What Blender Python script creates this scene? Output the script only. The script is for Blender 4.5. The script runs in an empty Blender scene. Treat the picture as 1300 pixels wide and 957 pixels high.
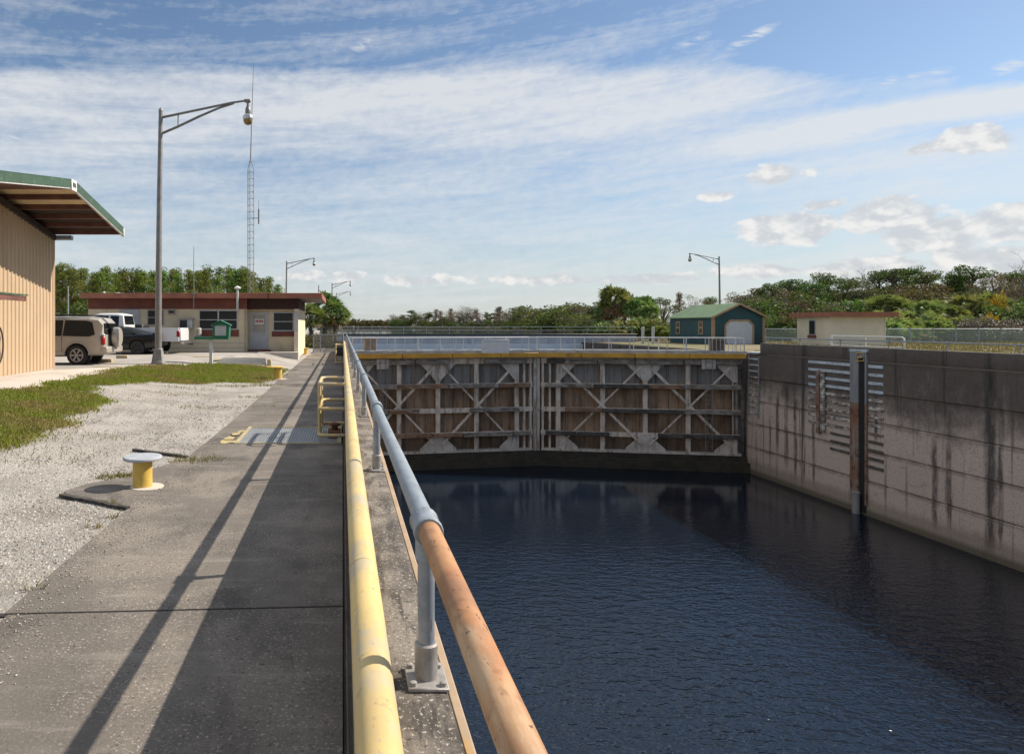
import bpy, bmesh, math, random
from mathutils import Vector, Matrix, noise
R = math.radians
S = bpy.context.scene
COL = S.collection
PPX = 435.0          # the view looks straight along the lock; the frame is shifted sideways
CT, ST = 1.0, 0.0
EYE = 1.8
# ---------------------------------------------------------------- camera
cd = bpy.data.cameras.new('camera'); cam = bpy.data.objects.new('camera', cd); COL.objects.link(cam)
cd.lens = 24.0; cd.sensor_width = 36.0; cd.sensor_fit = 'HORIZONTAL'
cd.shift_y = -65.5/1300; cd.shift_x = (650-PPX)/1300
cd.clip_start = 0.05; cd.clip_end = 20000
cam.location = (0, 0, EYE); cam.rotation_euler = (R(90), 0, 0)
S.camera = cam
# ---------------------------------------------------------------- light
SUN_EL, SUN_AZ = 39.6, 14.0            # azimuth measured from +X (across the lock) towards +Y
sd = bpy.data.lights.new('sun', 'SUN'); sun = bpy.data.objects.new('sun', sd); COL.objects.link(sun)
sd.energy = 4.6; sd.angle = R(0.5); sd.color = (1.0, 0.91, 0.78)
sv = Vector((math.cos(R(SUN_EL))*math.cos(R(SUN_AZ)), math.cos(R(SUN_EL))*math.sin(R(SUN_AZ)), math.sin(R(SUN_EL))))
sun.rotation_euler = (-sv).to_track_quat('-Z', 'Y').to_euler()
sun.location = (60, 0, 60)
S.view_settings.view_transform = 'Standard'; S.view_settings.look = 'None'
S.view_settings.gamma = 1.0; S.view_settings.exposure = 0.58
S.view_settings.use_curve_mapping = False
try:
    S.cycles.max_bounces = 8; S.cycles.transparent_max_bounces = 12
    S.cycles.use_denoising = True
    S.cycles.caustics_reflective = False; S.cycles.caustics_refractive = False
except Exception:
    pass

def nd(nt, typ, props=None, ins=None):
    n = nt.nodes.new(typ)
    for k, v in (props or {}).items():
        setattr(n, k, v)
    for k, v in (ins or {}).items():
        s = n.inputs[k]
        if isinstance(v, bpy.types.NodeSocket):
            nt.links.new(v, s)
        else:
            s.default_value = v
    return n
def mth(nt, op, a, b=None, c=None, clamp=False):
    ins = {0: a}
    if b is not None: ins[1] = b
    if c is not None: ins[2] = c
    return nd(nt, 'ShaderNodeMath', {'operation': op, 'use_clamp': clamp}, ins).outputs[0]
def sstep(nt, x, a, b, lo=0.0, hi=1.0):
    return nd(nt, 'ShaderNodeMapRange', {'interpolation_type': 'SMOOTHSTEP'}, {0: x, 1: a, 2: b, 3: lo, 4: hi}).outputs[0]
def mixc(nt, f, a, b, blend='MIX'):
    n = nd(nt, 'ShaderNodeMix', {'data_type': 'RGBA', 'blend_type': blend}, {0: f})
    for i, v in ((6, a), (7, b)):
        if isinstance(v, bpy.types.NodeSocket): nt.links.new(v, n.inputs[i])
        else: n.inputs[i].default_value = tuple(v)+((1.0,) if len(v) == 3 else ())
    return n.outputs[2]
def ramp(nt, f, stops, interp='LINEAR'):
    n = nd(nt, 'ShaderNodeValToRGB', None, {0: f})
    n.color_ramp.interpolation = interp
    e = n.color_ramp.elements
    while len(e) < len(stops): e.new(0.5)
    for k, (p, c) in enumerate(stops):
        e[k].position = p
        e[k].color = (c, c, c, 1) if not hasattr(c, '__len__') else tuple(c)+(1,)
    return n.outputs[0]

# ---------------------------------------------------------------- world: physical sky with procedural cloud layers
W = bpy.data.worlds.new('World'); S.world = W; W.use_nodes = True
nt = W.node_tree; nt.nodes.clear()
SKYK = 0.078
sky = nd(nt, 'ShaderNodeTexSky', {'sky_type': 'NISHITA', 'sun_disc': False, 'sun_elevation': R(SUN_EL), 'sun_rotation': R(90-SUN_AZ),
     'altitude': 0, 'air_density': 1.0, 'dust_density': 0.4, 'ozone_density': 2.0})
tc = nd(nt, 'ShaderNodeTexCoord')
sp = nd(nt, 'ShaderNodeSeparateXYZ', None, {0: tc.outputs['Generated']})
x_, y_, z_ = sp.outputs
rc = mth(nt, 'SUBTRACT', mth(nt, 'MULTIPLY', x_, CT), mth(nt, 'MULTIPLY', y_, ST))
fc = mth(nt, 'ADD', mth(nt, 'MULTIPLY', x_, ST), mth(nt, 'MULTIPLY', y_, CT))
az = mth(nt, 'MULTIPLY', mth(nt, 'ARCTAN2', rc, fc), 180/math.pi)         # degrees from the lock's upstream axis direction
el = mth(nt, 'MULTIPLY', mth(nt, 'ARCSINE', z_), 180/math.pi)
def azel(px, py):
    a = math.atan((px-PPX)/866.7)
    return math.degrees(a), math.degrees(math.atan((413-py)/866.7*math.cos(a)))
def cvec(kx, ky, ox=0.0, oy=0.0, shear=0.0):
    u = mth(nt, 'MULTIPLY_ADD', az, kx, ox)
    e2 = mth(nt, 'MULTIPLY_ADD', az, shear, el)
    v = mth(nt, 'MULTIPLY_ADD', e2, ky, oy)
    return nd(nt, 'ShaderNodeCombineXYZ', None, {0: u, 1: v, 2: 0.0}).outputs[0]
def nz(vec, scale, detail=6, rough=0.55, dist=0.0):
    return nd(nt, 'ShaderNodeTexNoise', None, {'Vector': vec, 'Scale': scale, 'Detail': detail, 'Roughness': rough, 'Distortion': dist}).outputs[0]
# cirrus deck
wob = mth(nt, 'MULTIPLY_ADD', nz(cvec(0.05, 0.12, 3.1), 1.0, 6, .65), 4.4, -2.2)
ev = mth(nt, 'MULTIPLY', mth(nt, 'ARCTAN2', z_, mth(nt, 'MAXIMUM', mth(nt, 'ABSOLUTE', fc), .05)), 180/math.pi)
elw = mth(nt, 'ADD', ev, wob)
env = ramp(nt, mth(nt, 'DIVIDE', elw, 90.0), [(p*40/90, c) for p, c in [(0.0, .46), (.10, .50), (.20, .49), (.28, .50), (.34, .54), (.40, .60), (.455, .68), (.492, .66), (.518, .37), (.60, .34), (.72, .38), (.88, .36), (1.05, .60), (1.3, .72), (2.2, .74)]])  # thick cover overhead, out of view, added to whiten the blue shade
fade = sstep(nt, az, 27.0, 40.0, 0.0, 1.0)
env = mth(nt, 'SUBTRACT', env, mth(nt, 'MULTIPLY', fade, mth(nt, 'MULTIPLY', sstep(nt, ev, 14.0, 17.0), 0.26)))
# a second, rising streak on the right
s2 = mth(nt, 'SUBTRACT', ev, mth(nt, 'MULTIPLY_ADD', az, 0.25, 7.4))
s2m = mth(nt, 'MULTIPLY', mth(nt, 'MULTIPLY', sstep(nt, s2, -2.2, 0.0), sstep(nt, s2, 0.0, 1.6, 1.0, 0.0)), sstep(nt, az, 25.0, 37.0))
env = mth(nt, 'ADD', env, mth(nt, 'MULTIPLY', s2m, 0.42))
st1 = nz(cvec(0.032, 0.42, 0, 0, -0.08), 1.0, 9, 0.66, 0.6)
st2 = nz(cvec(0.11, 0.75, 5.2, 1.7, -0.03), 1.0, 8, 0.65, 0.6)
rip = nz(cvec(0.9, 1.5, 2.2, 0.0, -0.1), 1.0, 4, 0.6, 0.3)
stn = mth(nt, 'ADD', mth(nt, 'MULTIPLY', st1, 0.58), mth(nt, 'MULTIPLY', st2, 0.42))
stn = mth(nt, 'ADD', stn, mth(nt, 'MULTIPLY_ADD', rip, 0.24, -0.12))
cir = mth(nt, 'MULTIPLY', mth(nt, 'SUBTRACT', mth(nt, 'ADD', stn, env), 0.815), 2.5, clamp=True)
cir = mth(nt, 'MULTIPLY', cir, 0.84)
# cumulus
cn = nz(cvec(0.42, 0.62, 1.3), 1.0, 8, 0.58, 0.15)
cn2 = nz(cvec(0.42, 0.62, 1.3-0.16, -0.25), 1.0, 8, 0.58, 0.15)
cum = None
CUM = [(985,222,52,15,1),(1230,180,56,20,1.05),(1180,188,34,9,.9),(1130,278,70,30,1.0),(1195,300,60,32,1.0),(1280,285,60,26,1.0),(1000,292,80,22,.9),(1255,335,110,26,1.05),
       (1100,340,110,15,.9),(960,345,90,10,.85),(820,352,90,10,.8),(700,355,80,9,.8),(540,356,70,9,.75),(440,352,40,9,.7),(905,250,30,8,.6),(1050,258,40,10,.7),
       (390,352,40,10,.7)]
for (px, py, rx, ry, k) in CUM:
    a0, e0 = azel(px, py)
    sx = 57.3/866.7*rx*math.cos(R(a0))**2; sy = 57.3/866.7*ry*math.cos(R(a0))
    dx = mth(nt, 'MULTIPLY', mth(nt, 'SUBTRACT', az, a0), 1/sx)
    dy = mth(nt, 'MULTIPLY', mth(nt, 'SUBTRACT', el, e0), 1/sy)
    d = mth(nt, 'SQRT', mth(nt, 'ADD', mth(nt, 'MULTIPLY', dx, dx), mth(nt, 'MULTIPLY', dy, dy)))
    m = mth(nt, 'MULTIPLY', mth(nt, 'SUBTRACT', 1.25, d, clamp=True), k)
    cum = m if cum is None else mth(nt, 'MAXIMUM', cum, m)
cd_ = mth(nt, 'ADD', cum, mth(nt, 'MULTIPLY_ADD', cn, 2.1, -1.08))
cuma = mth(nt, 'MULTIPLY', sstep(nt, cd_, 0.16, 0.52), sstep(nt, cum, 0.02, 0.25))
cuma = mth(nt, 'MULTIPLY', cuma, 0.88)
# small torn wisps high up
wis = None
for (px, py, rx, ry, k, sl) in ((462,56,24,9,.9,-.25),(955,47,34,7,1.2,-.30),(878,52,24,7,.8,-.2),(895,84,30,5,.8,-.35),(1283,84,30,9,1.0,-.2),(1190,92,22,6,.6,0),(60,181,150,5,1.0,.06),(1140,102,60,5,.8,-.05),(190,248,90,6,.5,0)):
    a0, e0 = azel(px, py); sx = 57.3/866.7*rx*math.cos(R(a0))**2; sy = 57.3/866.7*ry*math.cos(R(a0))
    da = mth(nt, 'SUBTRACT', az, a0)
    dx = mth(nt, 'MULTIPLY', da, 1/sx); dy = mth(nt, 'MULTIPLY', mth(nt, 'MULTIPLY_ADD', da, sl, mth(nt, 'SUBTRACT', el, e0)), 1/sy)
    m = mth(nt, 'MULTIPLY', mth(nt, 'SUBTRACT', 1.15, mth(nt, 'SQRT', mth(nt, 'ADD', mth(nt, 'MULTIPLY', dx, dx), mth(nt, 'MULTIPLY', dy, dy))), clamp=True), k)
    wis = m if wis is None else mth(nt, 'MAXIMUM', wis, m)
wn = nz(cvec(.55, 2.6, .7, .2, .25), 1.0, 7, .62, .4)
wis = mth(nt, 'MULTIPLY', wis, sstep(nt, wn, .36, .62), clamp=True)
cir = mth(nt, 'MAXIMUM', cir, mth(nt, 'MULTIPLY', wis, .85))
# horizon haze veil
hz = sstep(nt, el, 0.0, 15.0, 0.62, 0.0)
shade = sstep(nt, mth(nt, 'SUBTRACT', cn, cn2), -0.10, 0.16, 0.0, 1.0)
WHITE = 7.6
ccol = mixc(nt, shade, (WHITE*.70, WHITE*.73, WHITE*.77), (WHITE*1.02, WHITE*1.0, WHITE*.97))
skyc = mixc(nt, 1.0, sky.outputs[0], (1.0, 1.02, 1.03), 'MULTIPLY')
c1 = mixc(nt, hz, skyc, (WHITE*.56, WHITE*.63, WHITE*.69))
c2 = mixc(nt, cir, c1, (WHITE*.88, WHITE*.90, WHITE*.92))
c3 = mixc(nt, cuma, c2, ccol)
bg = nd(nt, 'ShaderNodeBackground', None, {0: c3, 1: SKYK})
wo = nd(nt, 'ShaderNodeOutputWorld', None, {0: bg.outputs[0]})

# ---------------------------------------------------------------- layout helpers (the photograph is 1300 px wide, horizon on row 413)
F = 866.7
def xt(px, t):                       # point of the vertical plane y = t seen at column px -> (x, depth)
    r = (px-PPX)/F; z = t/(CT-r*ST); return z*(r*CT+ST), z
def pt(px, py, t):                   # 3-D point on plane y = t
    x, z = xt(px, t); return Vector((x, t, EYE+(413-py)/F*z))
def px_on_x(px, py, X):              # 3-D point on plane x = X
    r = (px-PPX)/F; z = X/(r*CT+ST); return Vector((X, z*(CT-r*ST), EYE+(413-py)/F*z))
def pz(px, py, z):                   # point at depth z
    r = (px-PPX)/F; return Vector((z*(r*CT+ST), z*(CT-r*ST), EYE+(413-py)/F*z))
def sm(x):
    x = min(1, max(0, x)); return x*x*(3-2*x)
def gh(X, t):                        # ground height on the left bank
    if X > 0: return 0.0
    k = sm((t-20)/14); s0 = 3.4*(1-k)+2.1*k; w = 5.0*(1-k)+2.4*k
    return 0.42*sm((-X-s0)/w)
def gp(px, py):                      # ground point seen at a pixel
    h = EYE
    for _ in range(30):
        z = h*F/max(0.5, (py-413)); r = (px-PPX)/F
        X = z*(r*CT+ST); t = z*(CT-r*ST); h = h*0.5+(EYE-gh(X, t))*0.5
    return Vector((X, t, gh(X, t)))

# ---------------------------------------------------------------- mesh collector
class MB:
    def __init__(s): s.bm = bmesh.new()
    def face(s, pts):
        try: return s.bm.faces.new([s.bm.verts.new(p) for p in pts])
        except ValueError: return None
    def hexa(s, P):
        v = [s.bm.verts.new(p) for p in P]
        for f in ((3,2,1,0),(4,5,6,7),(0,1,5,4),(1,2,6,5),(2,3,7,6),(3,0,4,7)):
            s.bm.faces.new([v[i] for i in f])
        return v
    def box(s, x0, x1, y0, y1, z0, z1, bev=0, seg=2):
        v = s.hexa([(x0,y0,z0),(x1,y0,z0),(x1,y1,z0),(x0,y1,z0),(x0,y0,z1),(x1,y0,z1),(x1,y1,z1),(x0,y1,z1)])
        if bev:
            es = list({e for q in v for e in q.link_edges})
            bmesh.ops.bevel(s.bm, geom=es, offset=bev, segments=seg, affect='EDGES', profile=0.5)
        return s
    def beam(s, p, q, w, h, up=(0,0,1)):
        p, q = Vector(p), Vector(q); d = (q-p).normalized(); u = Vector(up)
        a = d.cross(u).normalized(); b = a.cross(d).normalized()
        P = []
        for o in (p, q):
            for (i, j) in ((-1,-1),(1,-1),(1,1),(-1,1)):
                P.append(o+a*(i*w/2)+b*(j*h/2))
        s.hexa(P); return s
    def path(s, pts, r, n=10, cap=True, closed=False):
        pts = [Vector(p) for p in pts]; m = len(pts)
        rad = r if hasattr(r, '__len__') else [r]*m
        rings = []; ref = None
        for i, p in enumerate(pts):
            if closed: d = (pts[(i+1) % m]-pts[i-1])
            elif i == 0: d = pts[1]-p
            elif i == m-1: d = p-pts[i-1]
            else: d = (pts[i+1]-p).normalized()+(p-pts[i-1]).normalized()
            d = d.normalized()
            if ref is None: ref = Vector((0,0,1)) if abs(d.z) < .9 else Vector((1,0,0))
            a = (ref-d*ref.dot(d)).normalized(); ref = a; b = d.cross(a)
            rings.append([s.bm.verts.new(p+(a*math.cos(2*math.pi*k/n)+b*math.sin(2*math.pi*k/n))*rad[i]) for k in range(n)])
        L = list(zip(rings, rings[1:]))
        if closed: L.append((rings[-1], rings[0]))
        for A, B in L:
            for k in range(n):
                s.bm.faces.new((A[k], A[(k+1) % n], B[(k+1) % n], B[k]))
        if cap and not closed:
            s.bm.faces.new(rings[0][::-1]); s.bm.faces.new(rings[-1])
        return s
    def lathe(s, prof, c=(0,0,0), n=20, axis='z'):
        c = Vector(c); rings = []
        for r, h in prof:
            ring = []
            for k in range(n):
                a = 2*math.pi*k/n; u, v = r*math.cos(a), r*math.sin(a)
                ring.append(s.bm.verts.new(c+(Vector((u,v,h)) if axis == 'z' else Vector((h,u,v)) if axis == 'x' else Vector((v,h,u)))))
            rings.append(ring)
        for A, B in zip(rings, rings[1:]):
            for k in range(n):
                s.bm.faces.new((A[k], A[(k+1) % n], B[(k+1) % n], B[k]))
        s.bm.faces.new(rings[0][::-1]); s.bm.faces.new(rings[-1]); return s
    def prism(s, poly, f, w0, w1):           # polygon (u, v) mapped by f(u, v, w), extruded from w0 to w1
        A = [s.bm.verts.new(f(u, v, w0)) for u, v in poly]; B = [s.bm.verts.new(f(u, v, w1)) for u, v in poly]
        n = len(poly)
        s.bm.faces.new(A[::-1]); s.bm.faces.new(B)
        for k in range(n): s.bm.faces.new((A[k], A[(k+1) % n], B[(k+1) % n], B[k]))
        return s
    def build(s, name, mat, parent=None, smooth=True, fix=True, loc=None):
        if fix: bmesh.ops.recalc_face_normals(s.bm, faces=s.bm.faces)
        me = bpy.data.meshes.new(name); s.bm.to_mesh(me); s.bm.free()
        if smooth and len(me.polygons):
            me.polygons.foreach_set('use_smooth', [True]*len(me.polygons))
            me.set_sharp_from_angle(angle=R(38))
        return link(name, me, mat, parent, loc)
def link(name, me, mat, parent=None, loc=None):
    o = bpy.data.objects.new(name, me); COL.objects.link(o)
    if mat is not None: me.materials.append(mat)
    if parent is not None:
        o.parent = parent
        if parent.name in WORLD: o.matrix_parent_inverse = WORLD[parent.name]
    if loc is not None: o.location = loc
    return o
WORLD = {}
def wthing(name, label, cat, loc, group=None):      # a thing whose parts are modelled in world coordinates
    o = thing(name, label, cat, loc, 0.0, group)
    WORLD[o.name] = Matrix.Translation(Vector(loc)).inverted()
    return o
def rawmesh(name, verts, faces, mat, parent=None, smooth=False):
    me = bpy.data.meshes.new(name); me.from_pydata(verts, [], faces); me.update()
    if smooth: me.polygons.foreach_set('use_smooth', [True]*len(me.polygons))
    return link(name, me, mat, parent)
def tag(o, label=None, cat=None, group=None, kind=None):
    if label: o['label'] = label
    if cat: o['category'] = cat
    if group: o['group'] = group
    if kind: o['kind'] = kind
    return o
def thing(name, label, cat, loc=(0,0,0), rz=0.0, group=None):
    o = bpy.data.objects.new(name, None); COL.objects.link(o)
    o.location = loc; o.rotation_euler = (0, 0, rz); o.empty_display_size = 0.2
    return tag(o, label, cat, group)
KIDS = {}
def copy_tree(o, parent=None):
    kids = [c for c in bpy.data.objects if c.parent == o] if o not in KIDS else KIDS[o]
    KIDS[o] = kids
    c = o.copy(); COL.objects.link(c)
    if parent is not None: c.parent = parent
    for k in kids: copy_tree(k, c)
    return c

# ---------------------------------------------------------------- materials
def coords(nt, how):
    if how == 'world': return nd(nt, 'ShaderNodeNewGeometry').outputs['Position']
    return nd(nt, 'ShaderNodeTexCoord').outputs['Object']
def newmat(name):
    m = bpy.data.materials.new(name); m.use_nodes = True; nt = m.node_tree
    return m, nt, nt.nodes['Principled BSDF']
def noise_n(nt, vec, scale, detail=5, rough=.6, dist=0.0):
    return nd(nt, 'ShaderNodeTexNoise', None, {'Vector': vec, 'Scale': scale, 'Detail': detail, 'Roughness': rough, 'Distortion': dist}).outputs[0]
def mapv(nt, vec, sc):
    return nd(nt, 'ShaderNodeMapping', None, {0: vec, 3: sc}).outputs[0]
def PM(name, c1, c2=None, scale=3.0, rough=.7, metal=0.0, bump=0.0, bs=30.0, layers=(), how='object', thr=(.38, .62), spec=.5, bd=.01, vary=0.0):
    """two-tone noise base plus any number of (colour, scale vector, lo, hi, amount) wear layers"""
    m, nt, b = newmat(name); P = coords(nt, how)
    col = None
    if c2 is None: c2 = tuple(v*.86 for v in c1)
    n1 = noise_n(nt, P, scale)
    col = mixc(nt, sstep(nt, n1, thr[0], thr[1]), c1, c2)
    for i, (c, sc, lo, hi, amt) in enumerate(layers):
        v = mapv(nt, P, sc) if hasattr(sc, '__len__') else P
        n = noise_n(nt, v, 1.0 if hasattr(sc, '__len__') else sc, 6, .65, .2)
        col = mixc(nt, mth(nt, 'MULTIPLY', sstep(nt, n, lo, hi), amt), col, c)
    if vary:
        oi = nd(nt, 'ShaderNodeObjectInfo').outputs['Random']
        k = mth(nt, 'MULTIPLY_ADD', oi, vary*2, 1-vary)
        col = mixc(nt, 1.0, col, nd(nt, 'ShaderNodeCombineColor', None, {0: k, 1: k, 2: k}).outputs[0], 'MULTIPLY')
    nt.links.new(col, b.inputs['Base Color'])
    b.inputs['Roughness'].default_value = rough; b.inputs['Metallic'].default_value = metal
    b.inputs['Specular IOR Level'].default_value = spec
    if bump:
        nb = noise_n(nt, P, bs, 6, .65)
        bn = nd(nt, 'ShaderNodeBump', None, {'Strength': bump, 'Distance': bd, 'Height': nb})
        nt.links.new(bn.outputs[0], b.inputs['Normal'])
    return m
M = {}
# ================================================================ materials
M['walk'] = PM('walkway concrete', (.215,.185,.155), (.130,.112,.096), 0.9, .9, bump=.55, bs=55, bd=.012, how='world', layers=[
    ((.075,.066,.058), (1.6,.5,1), .50, .74, .7), ((.50,.46,.41), 58, .56, .64, .8), ((.055,.048,.042), 34, .54, .66, .8), ((.42,.38,.33), 26, .60, .68, .5), ((.06,.05,.043), (2.2,.8,1), .50, .68, .6), ((.055,.047,.04), .45, .50, .66, .55), ((.135,.118,.102), .8, .47, .60, .75), ((.24,.215,.185), (.5,2.5,1), .56, .68, .5), ((.30,.27,.235), (.8,6,1), .56, .72, .45), ((.36,.34,.31), (.7,1.6,1), .66, .8, .35)])
M['coping'] = PM('coping concrete', (.22,.19,.16), (.095,.08,.068), 4, .92, bump=.8, bs=60, bd=.012, how='world', layers=[
    ((.045,.038,.032), (16,3,16), .50, .62, .85), ((.52,.48,.42), 70, .57, .64, .85), ((.04,.034,.03), 45, .56, .66, .8)])
M['gravel'] = PM('gravel ground', (.41,.38,.345), (.31,.285,.255), 1.1, .95, bump=1.0, bs=38, bd=.03, how='world', layers=[
    ((.62,.59,.55), 42, .55, .66, .8), ((.14,.12,.105), 33, .56, .68, .75), ((.22,.19,.16), .55, .52, .7, .5), ((.19,.16,.13), (1.5,.10,1), .55, .66, .55), ((.50,.47,.43), (1.1,.14,1), .57, .68, .5)])
M['soil'] = PM('soil', (.16,.125,.085), (.10,.085,.05), 1.5, .95, bump=.8, bs=20, bd=.03, how='world', layers=[((.07,.085,.025), 2.2, .45, .6, .7), ((.24,.20,.14), 7, .55, .7, .6)])
M['drygrass'] = PM('dry grass ground', (.20,.155,.085), (.135,.115,.055), .25, .95, bump=.6, bs=6, bd=.05, how='world', layers=[((.10,.12,.03), .12, .46, .6, .7), ((.34,.27,.15), 1.3, .55, .7, .6)])
M['pave'] = PM('parking concrete', (.40,.365,.325), (.31,.28,.25), .35, .9, bump=.3, bs=30, how='world', layers=[((.20,.18,.16), (.25,.7,1), .52, .70, .6), ((.17,.15,.13), 3, .6, .72, .4)])
M['apron'] = PM('apron concrete', (.56,.50,.44), (.47,.42,.37), .6, .9, bump=.3, bs=30, how='world', layers=[((.34,.30,.26), 1.2, .55, .75, .5)])
M['asphaltjoint'] = PM('dark joint filler', (.022,.02,.018), (.04,.035,.03), 12, .9, bump=.6, bs=40)
M['timber'] = PM('black timber strip', (.035,.032,.028), (.08,.07,.06), 14, .95, bump=.9, bs=45, how='world')
M['yellow'] = PM('yellow pipe paint', (.64,.475,.195), (.54,.40,.175), 2.5, .5, bump=.12, bs=25, how='world', layers=[
    ((.42,.375,.29), (5,2.2,5), .46, .66, .85), ((.27,.22,.14), 14, .58, .70, .65), ((.40,.36,.30), (16,5,16), .55, .66, .6), ((.70,.58,.30), (3,1.2,3), .55, .75, .5), ((.20,.105,.05), (60,25,60), .665, .69, .9), ((.33,.31,.29), (30,9,30), .66, .69, .8)])
M['yellowb'] = PM('yellow bollard paint', (.64,.43,.09), (.56,.37,.07), 6, .55, bump=.1, bs=30, layers=[((.35,.24,.08), 16, .60, .72, .6), ((.66,.52,.22), 4, .55, .7, .5)])
M['galv'] = PM('grey blue pipe paint', (.29,.325,.36), (.235,.265,.30), 9, .42, metal=.25, bump=.08, bs=40, how='world', layers=[((.36,.41,.46), (30,4,30), .52, .66, .5), ((.12,.13,.14), 40, .62, .70, .6), ((.22,.115,.055), (55,20,55), .665, .69, .9), ((.46,.48,.50), (26,8,26), .65, .68, .7)])
M['galvd'] = PM('worn grey post paint', (.21,.235,.27), (.28,.30,.33), 16, .5, metal=.2, bump=.15, bs=50, how='world', layers=[((.09,.085,.08), (38,38,8), .58, .66, .8), ((.30,.24,.18), 30, .64, .72, .5)])
M['flange'] = PM('post flange metal', (.36,.34,.32), (.27,.25,.235), 18, .6, metal=.3, bump=.2, bs=60, how='world')
M['rustpipe'] = PM('rusty orange pipe', (.42,.215,.095), (.27,.14,.07), 5, .6, bump=.15, bs=40, how='world', layers=[
    ((.52,.37,.23), (9,2.0,9), .48, .66, .75), ((.17,.08,.045), 18, .56, .7, .7), ((.36,.14,.05), (5,1.5,5), .54, .68, .7), ((.45,.42,.34), (4,7,4), .66, .70, .55), ((.10,.045,.025), (70,30,70), .62, .66, .9), ((.30,.33,.35), (16,7,16), .675, .69, .9)])
M['edge'] = PM('tan wall edge', (.44,.32,.22), (.36,.26,.17), 4, .8, how='world', layers=[((.45,.24,.05), (20,6,20), .55, .7, .6)])
M['rust'] = PM('rust', (.17,.07,.03), (.095,.042,.022), 9, .85, bump=.4, bs=40, layers=[((.28,.15,.08), 20, .55, .7, .6)])
M['white'] = PM('white paint', (.72,.72,.70), (.62,.62,.60), 4, .5)
M['offwhite'] = PM('weathered white', (.55,.55,.53), (.42,.42,.41), 8, .6)
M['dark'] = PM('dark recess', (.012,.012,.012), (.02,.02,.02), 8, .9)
M['black'] = PM('black plastic', (.018,.018,.02), (.025,.025,.027), 8, .5)
M['grate'] = PM('galvanised grating', (.36,.40,.45), (.28,.32,.37), 12, .45, metal=.5, how='world')
M['lamp'] = PM('lamp grey metal', (.24,.225,.21), (.19,.18,.17), 6, .5, metal=.4, how='object', layers=[((.12,.10,.09), (20,20,2), .56, .7, .5)])
M['lampbase'] = PM('lamp base metal', (.27,.255,.24), (.20,.19,.18), 9, .7, metal=.2, bump=.2, bs=30, layers=[((.09,.08,.075), (25,25,3), .52, .64, .7)])
M['silver'] = PM('silver dome', (.55,.55,.54), (.45,.45,.44), 8, .3, metal=.7)
M['amber'] = PM('amber lens', (.30,.20,.07), (.22,.14,.05), 8, .2)

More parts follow.
